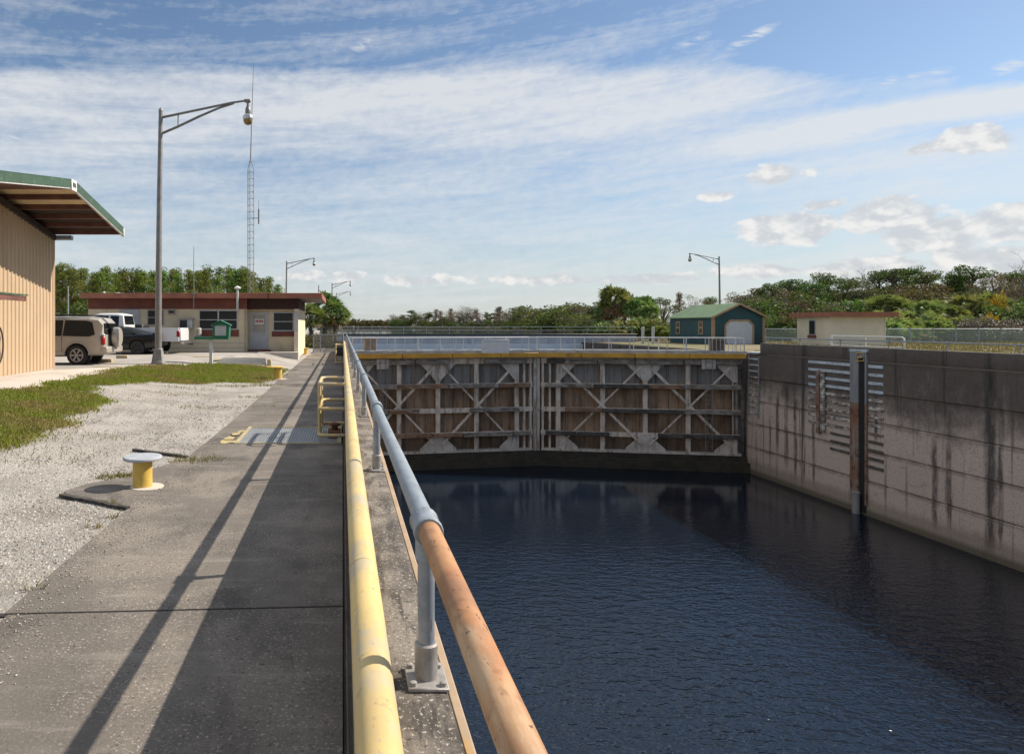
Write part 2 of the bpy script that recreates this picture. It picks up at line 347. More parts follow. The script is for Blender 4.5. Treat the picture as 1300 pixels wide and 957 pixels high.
def lockwall_mat():
    m, nt, b = newmat('stained lock concrete'); P = coords(nt, 'world')
    z = nd(nt, 'ShaderNodeSeparateXYZ', None, {0: P}).outputs[2]
    y = nd(nt, 'ShaderNodeSeparateXYZ', None, {0: P}).outputs[1]
    base = mixc(nt, sstep(nt, noise_n(nt, P, .55, 6, .62), .36, .66), (.30,.25,.215), (.16,.135,.118))
    # pinkish bare concrete on the lower lifts, with its own ragged outline
    hz_ = mth(nt, 'ADD', z, mth(nt, 'MULTIPLY_ADD', noise_n(nt, mapv(nt, P, (.3,.3,.8)), 1.0, 6), 3.6, -1.8))
    low = sstep(nt, hz_, -3.2, -1.6, 1.0, 0.0)
    base = mixc(nt, mth(nt, 'MULTIPLY', low, .78), base, (.62,.52,.455))
    speck = sstep(nt, noise_n(nt, P, 19, 5, .75), .48, .66)
    base = mixc(nt, mth(nt, 'MULTIPLY', speck, .6), base, (.58,.51,.46))
    speck2 = sstep(nt, noise_n(nt, mapv(nt, P, (18,18,18)), 1.0, 5, .7), .52, .66)
    base = mixc(nt, mth(nt, 'MULTIPLY', speck2, .7), base, (.085,.08,.08))
    # black crust towards the top of the wall (algae and soot), ragged
    top = sstep(nt, mth(nt, 'ADD', z, mth(nt, 'MULTIPLY_ADD', noise_n(nt, mapv(nt, P, (.8,.8,.5)), 1.0, 7, .70), 6.4, -3.2)), -3.6, -.9)
    base = mixc(nt, mth(nt, 'MULTIPLY', top, .82), base, (.072,.060,.052))
    # vertical run-off streaks
    s1 = noise_n(nt, mapv(nt, P, (1.1,1.1,.07)), 1.0, 7, .7, .4)
    base = mixc(nt, mth(nt, 'MULTIPLY', sstep(nt, s1, .545, .64), .85), base, (.04,.038,.038))
    s2 = noise_n(nt, mapv(nt, P, (3.2,3.2,.13)), 1.0, 5, .6, .2)
    base = mixc(nt, mth(nt, 'MULTIPLY', sstep(nt, s2, .56, .68), .55), base, (.07,.062,.06))
    for (y0, w, z0, z1) in ((29.9,.13,-7.2,-3.0), (29.2,.10,-6.8,-3.2), (27.3,.20,-7.5,.3), (26.9,.1,-7,-1), (39.9,.15,-6.5,-1.5), (39.1,.12,-6.9,-2.2),(40.7,.12,-5.5,-2),(33.2,.08,-4,-1.2),(37.6,.10,-7,-3)):
        w2 = mth(nt, 'ADD', mth(nt, 'ABSOLUTE', mth(nt, 'SUBTRACT', y, y0)), mth(nt, 'MULTIPLY_ADD', noise_n(nt, mapv(nt, P, (2,2,.6)), 1.0, 4), .3, -.15))
        a = mth(nt, 'MULTIPLY', sstep(nt, w2, w*.4, w*1.7, 1, 0), mth(nt, 'MULTIPLY', sstep(nt, z, z0-.4, z0+.8), sstep(nt, z, z1-.8, z1+.3, 1, 0)))
        a = mth(nt, 'MULTIPLY', a, sstep(nt, noise_n(nt, mapv(nt, P, (4,4,.9)), 1.0, 6, .7), .32, .58, .25, 1.0))
        base = mixc(nt, mth(nt, 'MULTIPLY', a, .85), base, (.03,.028,.026))
    r = noise_n(nt, mapv(nt, P, (.5,.5,1.6)), 1.0, 6, .7)
    base = mixc(nt, mth(nt, 'MULTIPLY', sstep(nt, r, .58, .72), .5), base, (.12,.07,.05))
    for zj in (0, -1.55, -2.95, -4.4, -5.9):      # dirt run below each pour joint
        a = mth(nt, 'MULTIPLY', sstep(nt, z, zj-.22, zj-.02), sstep(nt, z, zj+.02, zj+.12, 1, 0))
        a = mth(nt, 'MULTIPLY', a, sstep(nt, noise_n(nt, mapv(nt, P, (1.5,1.5,.2)), 1.0, 6), .30, .55))
        base = mixc(nt, mth(nt, 'MULTIPLY', a, .5), base, (.06,.045,.038))
    # tide band just above the water
    td = sstep(nt, mth(nt, 'ADD', z, mth(nt, 'MULTIPLY_ADD', noise_n(nt, mapv(nt, P, (.7,.7,.1)), 1.0, 5), .5, -.25)), -7.0, -6.5, 1, 0)
    base = mixc(nt, mth(nt, 'MULTIPLY', td, .6), base, (.21,.175,.13))
    td2 = sstep(nt, z, -7.45, -7.15, 1, 0)
    base = mixc(nt, mth(nt, 'MULTIPLY', td2, .8), base, (.085,.075,.045))
    nt.links.new(base, b.inputs['Base Color']); b.inputs['Roughness'].default_value = .92
    bn = nd(nt, 'ShaderNodeBump', None, {'Strength': .7, 'Distance': .03, 'Height': noise_n(nt, P, 14, 7, .7)})
    nt.links.new(bn.outputs[0], b.inputs['Normal'])
    return m
M['lockwall'] = lockwall_mat()

def water_mat(name, base, sc, strength, dist, rough=.04):
    m, nt, b = newmat(name); P = coords(nt, 'world')
    b.inputs['Base Color'].default_value = base+(1,); b.inputs['Roughness'].default_value = rough
    b.inputs['IOR'].default_value = 1.33; b.inputs['Specular IOR Level'].default_value = .9
    n1 = noise_n(nt, mapv(nt, P, (sc*.8, sc*1.5, 1)), 1.0, 2, .5, .35)
    n2 = noise_n(nt, mapv(nt, P, (sc*3.1, sc*3.9, 1)), 1.0, 1, .5, .5)
    n3 = noise_n(nt, mapv(nt, P, (.09, .09, 1)), 1.0, 3, .5)
    h = mth(nt, 'MULTIPLY', mth(nt, 'ADD', n1, mth(nt, 'MULTIPLY', n2, .35)), sstep(nt, n3, .25, .75, .55, 1.15))
    # sheltered water close under the gates is calmer
    yy = nd(nt, 'ShaderNodeSeparateXYZ', None, {0: P}).outputs[1]
    h = mth(nt, 'MULTIPLY', h, sstep(nt, yy, 22, 37, 1.0, .05))
    bn = nd(nt, 'ShaderNodeBump', None, {'Strength': strength, 'Distance': dist, 'Height': h})
    nt.links.new(bn.outputs[0], b.inputs['Normal'])
    return m
M['water'] = water_mat('dark lock water', (.0045,.0098,.0195), 2.4, 1.0, .075, .10)
M['lake'] = water_mat('upper pool water', (.03,.05,.075), .9, .35, .03)

# ================================================================ ground, walkway, lawn
WZ = -7.6          # chamber water
UZ = -0.95         # upper pool
XL, XR = 0.338, 25.93
HT, HT2, WXF, WT1 = 36.3, 37.1, -9.23, 21.75      # office front, its porch wall, warehouse gable and corner
def grid_sheet(name, poly, off, res, mat, zf=None, kind='structure', jitter=0.0, skirt=0.0):
    bm = bmesh.new()
    from mathutils.geometry import tessellate_polygon
    vs = [bm.verts.new((p[0], p[1], 0)) for p in poly]
    for t3 in tessellate_polygon([[Vector((p[0], p[1], 0)) for p in poly]]): bm.faces.new([vs[i] for i in t3])
    xs = [p[0] for p in poly]; ys = [p[1] for p in poly]
    def cuts(a, b):
        if hasattr(res, '__len__'): return [c for c in res if a < c < b]
        n = int((b-a)/res); return [a+(k+.5)*res for k in range(n)]
    for c in cuts(min(xs), max(xs)):
        bmesh.ops.bisect_plane(bm, geom=bm.verts[:]+bm.edges[:]+bm.faces[:], plane_co=(c,0,0), plane_no=(1,0,0))
    for c in cuts(min(ys), max(ys)):
        bmesh.ops.bisect_plane(bm, geom=bm.verts[:]+bm.edges[:]+bm.faces[:], plane_co=(0,c,0), plane_no=(0,1,0))
    for v in bm.verts:
        z = (zf or gh)(v.co.x, v.co.y)+off
        if jitter: z += jitter*noise.noise((v.co.x*1.7, v.co.y*1.7, 3.1))
        v.co.z = z
    if skirt:
        es = [e for e in bm.edges if e.is_boundary]
        r = bmesh.ops.extrude_edge_only(bm, edges=es)
        for v in r['geom']:
            if isinstance(v, bmesh.types.BMVert): v.co.z -= skirt
    bmesh.ops.recalc_face_normals(bm, faces=bm.faces)
    if sum(f.normal.z for f in bm.faces) < 0:
        bmesh.ops.reverse_faces(bm, faces=bm.faces)
    me = bpy.data.meshes.new(name); bm.to_mesh(me); bm.free()
    me.polygons.foreach_set('use_smooth', [True]*len(me.polygons)); me.set_sharp_from_angle(angle=R(30))
    return tag(link(name, me, mat), kind=kind)
NEARCUT = [-60,-40,-30,-25]+[-22+.5*i for i in range(44)]+[.5*i for i in range(1,110)]+[60,70,80,100,130]
# left bank: one gravelly sheet to the horizon; its near part is the loose gravel strip
LB = [(-.03,-60),(-.03,62),(-1,70),(-4,90),(-6,180),(-40,420),(-300,900),(-6000,1500),(-6000,-60)]
grid_sheet('ground_left_bank', LB, -.014, NEARCUT, M['gravel'], jitter=.008, skirt=9)
# right bank with dry grass
RB = [(XR+.36,-60),(6000,-60),(6000,1500),(300,1100),(52,730),(72,625),(94,505),(89,358),(72,230),(47,122),(38,92),(32,80),(XR+.36,74)]
def rz(x, t): return -.02+.9*sm((x-60)/80)*sm((t-60)/60)
grid_sheet('ground_right_bank', RB, 0, [28,32,36,40,44,48,54,60,66,74,82,90,100,110,120,130,140,160,200], M['drygrass'], zf=rz, skirt=9)
# walkway along the lock wall: slabs with dark joints between them
WX0 = -2.10
joints = [-8.0, -1.6, 4.38, 10.40, 12.14, 20.4, 28.2, 36.0, 47.0, 62]
def walk_z(x, t): return 0.0
SKEW = {4.38: -.12, 20.4: .1, -1.6: .1}
for i, (a, b) in enumerate(zip(joints, joints[1:])):
    g_ = .012
    sa, sb = SKEW.get(a, 0), SKEW.get(b, 0)
    P_ = [(WX0+.02*math.sin(i*2.1), a+g_+sa), (0.0, a+g_), (0.0, b-g_), (WX0+.02*math.sin(i*2.1), b-g_+sb)]
    if abs(a-10.40) < .01:                   # the slab with the grating opening
        P_ = [(WX0, a+g_), (-1.68, a+g_), (-1.68, b-g_), (WX0, b-g_)]
    grid_sheet('walkway', P_, 0.0, .8, M['walk'], zf=walk_z, skirt=.3)
mb = MB()
for j in joints[1:-1]:
    if j in (10.40, 12.14): continue
    sj = SKEW.get(j, 0); mb.beam((WX0-.08, j+sj*1.03, -.1), (0, j, -.1), .05, .19)
tag(mb.build('walkway_joint', M['asphaltjoint']), kind='structure')
# concrete pad round the near bollard, between two black timber strips
pad = [gp(96,625), gp(163,645), gp(215,622), gp(300,545), gp(238,577), gp(196,570), gp(150,590), gp(118,606)]
padw = [(p.x, p.y) for p in pad]
cen = gp(181,617)
PADP = [(-2.05,6.72),(-2.12,6.72),(-2.5,6.94),(-2.95,7.22),(-3.02,7.45),(-2.9,7.75),(-2.72,7.95),(-2.5,8.2),(-2.38,8.6),(-2.2,8.95),(-2.05,9.05)]
grid_sheet('walkway_pad', PADP, .003, .3, M['walk'], zf=lambda x, t: 0.0, skirt=.1)
# parking pavement, warehouse apron
lawn_px = [(-30,572),(27,561),(58,547),(92,524),(125,507),(112,491),(157,485),(200,484),(246,487),(290,484),(331,486),(349,478),(362,470),(340,466),(310,465),(268,463),(192,465),(148,470),(112,477),(67,488),(0,498),(-60,503)]
LAWN = [gp(*p) for p in lawn_px]
LAWNP = [(p.x, p.y) for p in LAWN]
up_edge = LAWNP[12:]
PAVE = [(-2.12,HT-1)]+[(-2.12, up_edge[0][1]+.3)]+up_edge[:5]+[(WXF+.35,WT1-.7),(WXF,WT1),(-45,WT1),(-45,HT-1)]
grid_sheet('parking_pavement', PAVE, -.006, .8, M['pave'])
APR = up_edge[4:]+[(WXF+.01, up_edge[-1][1]-1.5), (WXF+.01, WT1), (WXF+.35,WT1-.7)]
grid_sheet('warehouse_apron', APR, .004, .7, M['apron'])
grid_sheet('sidewalk', [(-12.9,HT-1.05),(-2.3,HT-1.05),(-2.3,HT-.02),(-12.9,HT-.02)], .40, .5, M['apron'], zf=lambda x, y: 0.0, skirt=.5)
lawn = grid_sheet('lawn_soil', LAWNP, -.004, .35, M['soil'], jitter=.006)

def inpoly(x, y, P):
    c = False; j = len(P)-1
    for i in range(len(P)):
        if (P[i][1] > y) != (P[j][1] > y) and x < (P[j][0]-P[i][0])*(y-P[i][1])/(P[j][1]-P[i][1])+P[i][0]: c = not c
        j = i
    return c
def leafmat(name, cols, trans=.35, rough=.6, patch=None, objvar=0.0, spec=.25):
    """foliage: the colour of every leaf is picked at random per leaf"""
    m, nt, b = newmat(name)
    rnd = nd(nt, 'ShaderNodeNewGeometry').outputs['Random Per Island']
    n = len(cols)
    col = ramp(nt, rnd, [(i/(n-1) if n > 1 else 0, c) for i, c in enumerate(cols)])
    if patch:
        P = coords(nt, 'world')
        for (c, sc, lo, hi, amt) in patch:
            f = mth(nt, 'MULTIPLY', sstep(nt, noise_n(nt, P, sc, 4), lo, hi), amt)
            c_ = mixc(nt, rnd, tuple(v*.7 for v in c), tuple(min(1, v*1.3) for v in c))
            col = mixc(nt, f, col, c_)
    if objvar:
        oi = nd(nt, 'ShaderNodeObjectInfo').outputs['Random']
        k = mth(nt, 'MULTIPLY_ADD', oi, objvar*2, 1-objvar)
        k2 = mth(nt, 'MULTIPLY_ADD', mth(nt, 'FRACT', mth(nt, 'MULTIPLY', oi, 7.31)), objvar*1.2, 1-objvar*.6)
        col = mixc(nt, 1.0, col, nd(nt, 'ShaderNodeCombineColor', None, {0: k2, 1: k, 2: k}).outputs[0], 'MULTIPLY')
    nt.links.new(col, b.inputs['Base Color']); b.inputs['Roughness'].default_value = rough
    b.inputs['Specular IOR Level'].default_value = spec
    tr = nd(nt, 'ShaderNodeBsdfTranslucent', None, {0: mixc(nt, 1.0, col, (1.25,1.3,.8), 'MULTIPLY')})
    mx = nd(nt, 'ShaderNodeMixShader', None, {0: trans, 1: b.outputs[0], 2: tr.outputs[0]})
    nt.links.new(mx.outputs[0], nt.nodes['Material Output'].inputs[0])
    return m
M['grass'] = leafmat('grass blades', [(.13,.185,.02),(.19,.235,.03),(.26,.265,.055),(.15,.17,.03)], .4,
     patch=[((.27,.21,.09), .55, .46, .62, .85), ((.20,.17,.07), 2.5, .52, .64, .7)])
def blades(name, n, poly, mat, seed, hmin, hmax, zf, soft=.9, wd=.012, reject=None):
    rng = random.Random(seed); xs = [p[0] for p in poly]; ys = [p[1] for p in poly]
    V, Fc = [], []; k = 0
    while k < n:
        x, y = rng.uniform(min(xs)-.4, max(xs)+.1), rng.uniform(min(ys)-.4, max(ys)+.4)
        w = noise.noise((x*1.3, y*1.3, 0))*.35
        g1_, g2_ = rng.gauss(0, .16), rng.gauss(0, .22)
        if not inpoly(x+w+g1_, y+w*.7+g2_, poly): continue
        k += 1
        if noise.noise((x*.9, y*.9, 7.0)) > .28 and rng.random() < .75: continue
        h = rng.uniform(hmin, hmax)*(1+.5*noise.noise((x*.6, y*.6, 2.0))); a = rng.uniform(0, 6.283); z = zf(x, y)
        dx, dy = math.cos(a), math.sin(a); le = rng.uniform(.1, .8)*h; b = rng.uniform(0, 6.283)
        i = len(V); ww = wd*rng.uniform(.7, 1.5)
        V += [(x-dx*ww, y-dy*ww, z), (x+dx*ww, y+dy*ww, z), (x+math.cos(b)*le*.4+dx*ww*.6, y+math.sin(b)*le*.4+dy*ww*.6, z+h*.6), (x+math.cos(b)*le, y+math.sin(b)*le, z+h)]
        Fc += [(i, i+1, i+2), (i, i+2, i+3)]
    return tag(rawmesh(name, V, Fc, mat), kind='stuff')
blades('lawn_grass', 110000, LAWNP, M['grass'], 5, .03, .085, lambda x, y: gh(x, y))
# weeds in the gravel and along the walkway edge
rngw = random.Random(9); V, Fc = [], []
for (px, py, r, n) in ((255,583,.22,170),(240,586,.18,90),(147,605,.16,120),(160,603,.1,60),(143,640,.05,26),(143,655,.05,24),(120,668,.05,14),(42,747,.05,14),(338,489,.3,200),(300,490,.4,160),(225,500,.5,140),(240,493,.5,140),(215,480,.5,100),(262,517,.4,90),(330,516,.25,60),(70,552,.7,260),(20,575,.8,240),(352,476,.3,200),(362,470,.3,200),(318,504,.2,70)):
    c = gp(px, py)
    for _ in range(n):
        a, d = rngw.uniform(0, 6.28), r*math.sqrt(rngw.random()); x, y = c.x+math.cos(a)*d*1.6, c.y+math.sin(a)*d*.8; z = gh(x, y)-.02
        h = rngw.uniform(.03, .10); b, le = rngw.uniform(0, 6.28), rngw.uniform(.2, 1.1)*h; i = len(V); a = rngw.uniform(0, 6.28); dx, dy = math.cos(a)*.007, math.sin(a)*.007
        V += [(x-dx,y-dy,z),(x+dx,y+dy,z),(x+math.cos(b)*le,y+math.sin(b)*le,z+h)]; Fc += [(i,i+1,i+2)]
M['weed'] = leafmat('weed leaves', [(.20,.15,.05),(.12,.14,.03),(.26,.18,.07),(.09,.12,.02)], .3)
tag(rawmesh('gravel_weeds', V, Fc, M['weed']), kind='stuff')
# loose stones
def stones(n, seed):
    rng = random.Random(seed); V, Fc = [], []; k = 0
    O = [(1,0,0),(-1,0,0),(0,1,0),(0,-1,0),(0,0,1),(0,0,-1)]
    OF = [(0,2,4),(2,1,4),(1,3,4),(3,0,4),(2,0,5),(1,2,5),(3,1,5),(0,3,5)]
    while k < n:
        t = 2.2+(rng.random()**1.7)*15; x = -2.02-rng.random()**.85*(1.2+t*.55)
        if inpoly(x, t, LAWNP) or (inpoly(x, t, PADP) and rng.random() < .93): continue
        if noise.noise((x*.8, t*.8, 11)) > .35 and rng.random() < .7: continue
        k += 1
        r = rng.uniform(.005, .012)*(1+.035*t); z = gh(x, t)-.013
        i = len(V); a = rng.uniform(0, 6.28); ca, sa = math.cos(a), math.sin(a)
        for (ox, oy, oz) in O:
            q = r*rng.uniform(.65, 1.3); X, Y = ox*q*1.25, oy*q
            V.append((x+X*ca-Y*sa, t+X*sa+Y*ca, z+oz*q*.7))
        Fc += [tuple(i+j for j in f) for f in OF]
    # stray chips on the walkway edge
    for _ in range(1500):
        t = rng.uniform(2.5, 11); x = WX0+abs(rng.gauss(0, .22)); r = rng.uniform(.003, .009); i = len(V)
        for (ox, oy, oz) in O:
            q = r*rng.uniform(.7, 1.3); V.append((x+ox*q, t+oy*q, .004+oz*q*.6))
        Fc += [tuple(i+j for j in f) for f in OF]
    return tag(rawmesh('gravel_stones', V, Fc, M['stone']), kind='stuff')
M['stone'] = leafmat('loose stones', [(.27,.235,.20),(.46,.42,.37),(.18,.15,.13),(.58,.55,.51),(.36,.31,.265),(.10,.088,.08),(.48,.44,.40)], 0.0, .9)
stones(60000, 21)

# water bodies
rawq = lambda name, P, mat: tag(rawmesh(name, P, [tuple(range(len(P)))], mat), kind='structure')
rawq('chamber_water', [(XL-.5,-80,WZ),(XR+.5,-80,WZ),(XR+.5,46.5,WZ),(XL-.5,46.5,WZ)], M['water'])
rawq('upper_pool_water', [(-7000,48,UZ),(XL-.3,48,UZ),(XL-.3,44.55,UZ),(13.13,46.75,UZ),(XR+.3,44.55,UZ),(XR+.3,48,UZ),(7000,48,UZ),(7000,9000,UZ),(-7000,9000,UZ)], M['lake'])

# ================================================================ lock chamber walls
LV = [(-12,-5.93),(-5.88,-4.42),(-4.38,-2.97),(-2.93,-1.57),(-1.53,-.015),(.015,.70)]
def lock_wall(name, label, face, back, t0, t1, sgn):
    r = wthing(name, label, 'lock wall', (face, 20, 0))
    mb = MB(); i = 0
    for (a, b) in LV:
        tt = t0
        off = .012*math.sin(i*2.7)
        top = b == .70
        if not top:
            mb.box(min(face+sgn*off, back), max(face+sgn*off, back), t0, t1, a, b, bev=.02, seg=1)
        i += 1
    mb.box(min(face+sgn*.05, back), max(face+sgn*.05, back)-.002, t0+.01, t1-.01, -12, -.02)
    mb.build('lift_courses', M['lockwall'], r)
    return r
lw = lock_wall('lock_wall', 'concrete wall along the near left side of the lock chamber, under the handrail', XL, 0.004, -60, 43.4, -1)
mb = MB()
for a, b in ((-30,-3.8),(-3.785,8.4),(8.415,20.4),(20.415,32.4),(32.415,46.9)):
    mb.box(.045, XL-.02, a, b, -.04, .70, bev=.012, seg=2)
mb.build('coping', M['coping'], lw)
mb = MB().box(XL-.018, XL+.012, -30, 46.9, -.5, .685, bev=.004, seg=1); mb.build('edge_plate', M['edge'], lw)
rw = lock_wall('lock_wall', 'dark stained concrete wall along the far right side of the lock chamber', XR, XR+1.2, -60, 42.4, 1)
mb = MB()
for a, b in ((-60,5.3),(5.31,17.2),(17.21,29.3),(29.31,42.4)):
    mb.box(XR-.012, XR+.36, a, b, .012, .70, bev=.03, seg=2)
mb.build('parapet', M['lockwall'], rw)
mb = MB().box(XR+.25, XR+1.2, 42.401, 50, -12, -.01); mb.box(XR-.0, XR+1.2, 50.001, 75, -12, -.02); mb.box(XR-.0, XR+.249, 42.401, 43.7, -12, -.012); mb.build('gate_recess', M['lockwall'], rw)
# upstream left wall stub that carries the walkway on
mb = MB().box(-.1, XL, 43.41, 62, -12, -.004); mb.build('upstream_return', M['lockwall'], lw)

# ================================================================ near left rails
yp = wthing('bumper_pipe', 'long thick yellow painted pipe fixed along the edge of the concrete parapet', 'pipe', (.09, 2, .72))
PZ = EYE-1.076
mb = MB(); mb.path([(.09+.002*math.sin(t*.8), t, PZ+.002*math.sin(t*1.7)) for t in [-4+.8*i for i in range(62)]], .062, 20)
mb.build('pipe', M['yellow'], yp)
for t in (3.0, 6.1, 9.3, 15.5, 21.8, 28, 34, 40):
    MB().lathe([(.062,-.02),(.0628,-.018),(.0628,.018),(.062,.02)], (.09,t,PZ), 20, 'y').build('pipe_coupling', M['yellow'], yp)

RX, RZ_ = .259, EYE-.623
def handrail(name, label, X, Zc, ts, spacing_rail, rust=None, group=None, cap='cap', rail_r=.034, cop=.70):
    r = wthing(name, label, 'handrail', (X, ts[0], cop), group)
    for t in ts:
        mb = MB()
        mb.path([(X, t, cop+.10), (X, t, Zc)], .0265, 14); 
        p = mb.build('post', M['galvd'], r)
        mb = MB()
        mb.lathe([(.036,.012),(.036,.115),(.030,.12)], (X,t,cop), 16)
        mb.box(X-.062, X+.062, t-.075, t+.075, cop+.001, cop+.013, bev=.003, seg=1)
        for sx in (-.045,.045):
            for sy in (-.055,.055): mb.lathe([(.011,.012),(.011,.024),(.006,.026)], (X+sx,t+sy,cop), 6)
        mb.build('base_flange', M['flange'], p)
        mb = MB()
        mb.lathe([(.043,-.07),(.046,-.06),(.046,-.045),(.0425,-.04),(.0425,.04),(.046,.045),(.046,.06),(.043,.07)], (X,t,Zc), 18, 'y')
        mb.lathe([(.034,-.10),(.034,-.02)], (X,t,Zc), 16)
        mb.build('tee_fitting', M['galv'], p)
    for (a, b, mat) in spacing_rail:
        n = max(2, int((b-a)/.8))
        mb = MB().path([(X+.002*math.sin((a+(b-a)*i/n)*1.1), a+(b-a)*i/n, Zc+.0025*math.sin((a+(b-a)*i/n)*.9)) for i in range(n+1)], rail_r, 18)
        mb.build('top_rail', mat, r)
    return r
POST0, PSP = 2.118, 3.074
lts = [POST0+PSP*i for i in range(-2, 15)]
handrail('handrail', 'grey blue pipe handrail with a rusty orange near end, on the left lock wall', RX, RZ_, lts, [(-6,POST0,M['rustpipe']),(POST0,lts[-1],M['galv'])])
rts = [10.5+3.17*i for i in range(-3, 10)]
handrail('handrail', 'grey pipe handrail running along the top of the far right lock wall', XR+.22, .70+.34, rts+[42.2], [(rts[0]-2,42.3,M['galv'])], rail_r=.03)
# ================================================================ mitre gate
def gate_skin_mat():
    m, nt, b = newmat('rusted gate skin'); P = coords(nt, 'object')
    z = nd(nt, 'ShaderNodeSeparateXYZ', None, {0: P}).outputs[2]
    n = noise_n(nt, mapv(nt, P, (1.1,1.1,.35)), 1.0, 7, .65, .3)
    c = mixc(nt, sstep(nt, n, .36, .66), (.40,.275,.18), (.18,.124,.085))
    zz = mth(nt, 'ADD', z, mth(nt, 'MULTIPLY_ADD', noise_n(nt, mapv(nt, P, (1.5,1,.6)), 1.0, 5), 1.0, -.5))
    c = mixc(nt, sstep(nt, zz, -2.3, -1.9), c, mixc(nt, n, (.34,.33,.315), (.20,.19,.18)))
    st = noise_n(nt, mapv(nt, P, (5,5,.22)), 1.0, 6, .7, .2)
    c = mixc(nt, mth(nt, 'MULTIPLY', sstep(nt, st, .52, .66), .75), c, (.055,.04,.032))
    r = noise_n(nt, mapv(nt, P, (2.5,2.5,.7)), 1.0, 6, .7)
    c = mixc(nt, mth(nt, 'MULTIPLY', sstep(nt, r, .57, .7), .6), c, (.17,.08,.035))
    c = mixc(nt, mth(nt, 'MULTIPLY', sstep(nt, zz, -6.3, -5.2, 1, 0), .6), c, (.075,.06,.045))
    nt.links.new(c, b.inputs['Base Color']); b.inputs['Roughness'].default_value = .85
    bn = nd(nt, 'ShaderNodeBump', None, {'Strength': .4, 'Distance': .02, 'Height': noise_n(nt, P, 12, 6, .7)}); nt.links.new(bn.outputs[0], b.inputs['Normal'])
    return m
M['skin'] = gate_skin_mat()
GL = [((.20,.135,.09), (2.5,2.5,.5), .50, .66, .65), ((.10,.085,.07), (6,6,.6), .55, .68, .7), ((.22,.10,.045), 3.5, .60, .72, .7)]
M['frame'] = PM('pale weathered gate steel', (.70,.63,.54), (.56,.49,.41), 1.6, .8, bump=.3, bs=18, layers=GL)
M['gusset'] = PM('gate gusset steel', (.58,.545,.495), (.46,.42,.37), 1.2, .8, bump=.3, bs=12, layers=GL)
M['wood1'] = PM('grey fender timber', (.34,.315,.28), (.21,.19,.165), 2.2, .95, bump=.6, bs=25, layers=[((.05,.047,.04), (1.2,9,9), .48, .62, .75), ((.10,.12,.06), (1.5,5,5), .60, .72, .5)])
M['wood2'] = PM('black fender timber', (.055,.052,.047), (.10,.095,.085), 2.2, .95, bump=.6, bs=25, layers=[((.22,.21,.19), (1.5,9,9), .58, .68, .7), ((.09,.11,.05), (1.2,5,5), .62, .72, .6)])
M['wood3'] = PM('brown fender timber', (.27,.16,.10), (.17,.10,.06), 2.2, .95, bump=.6, bs=25, layers=[((.35,.32,.29), (1.2,9,9), .50, .62, .75), ((.06,.05,.04), (1.5,7,7), .56, .68, .7)])
M['gold'] = PM('worn yellow beam', (.62,.34,.035), (.50,.26,.03), 1.2, .6, bump=.1, layers=[((.20,.12,.03), (2,3,1), .52, .7, .6), ((.10,.07,.03), 8, .62, .72, .5)])
M['deck'] = PM('grey deck steel', (.46,.445,.43), (.36,.35,.335), 1.5, .75, layers=[((.13,.11,.09), (2,2,6), .54, .68, .6)])
M['rail'] = PM('pale grey railing', (.58,.58,.57), (.48,.475,.47), 3, .55, metal=.2, layers=[((.26,.17,.11), 6, .60, .72, .6)])
HR, HLf, MIT = (25.72, 44.0), (.50, 44.0), (13.13, 46.2)
LEN = math.hypot(HR[0]-MIT[0], HR[1]-MIT[1])
ZG = [-.60, -2.21, -3.83, -5.42]
ZB, ZT = -6.60, -.34
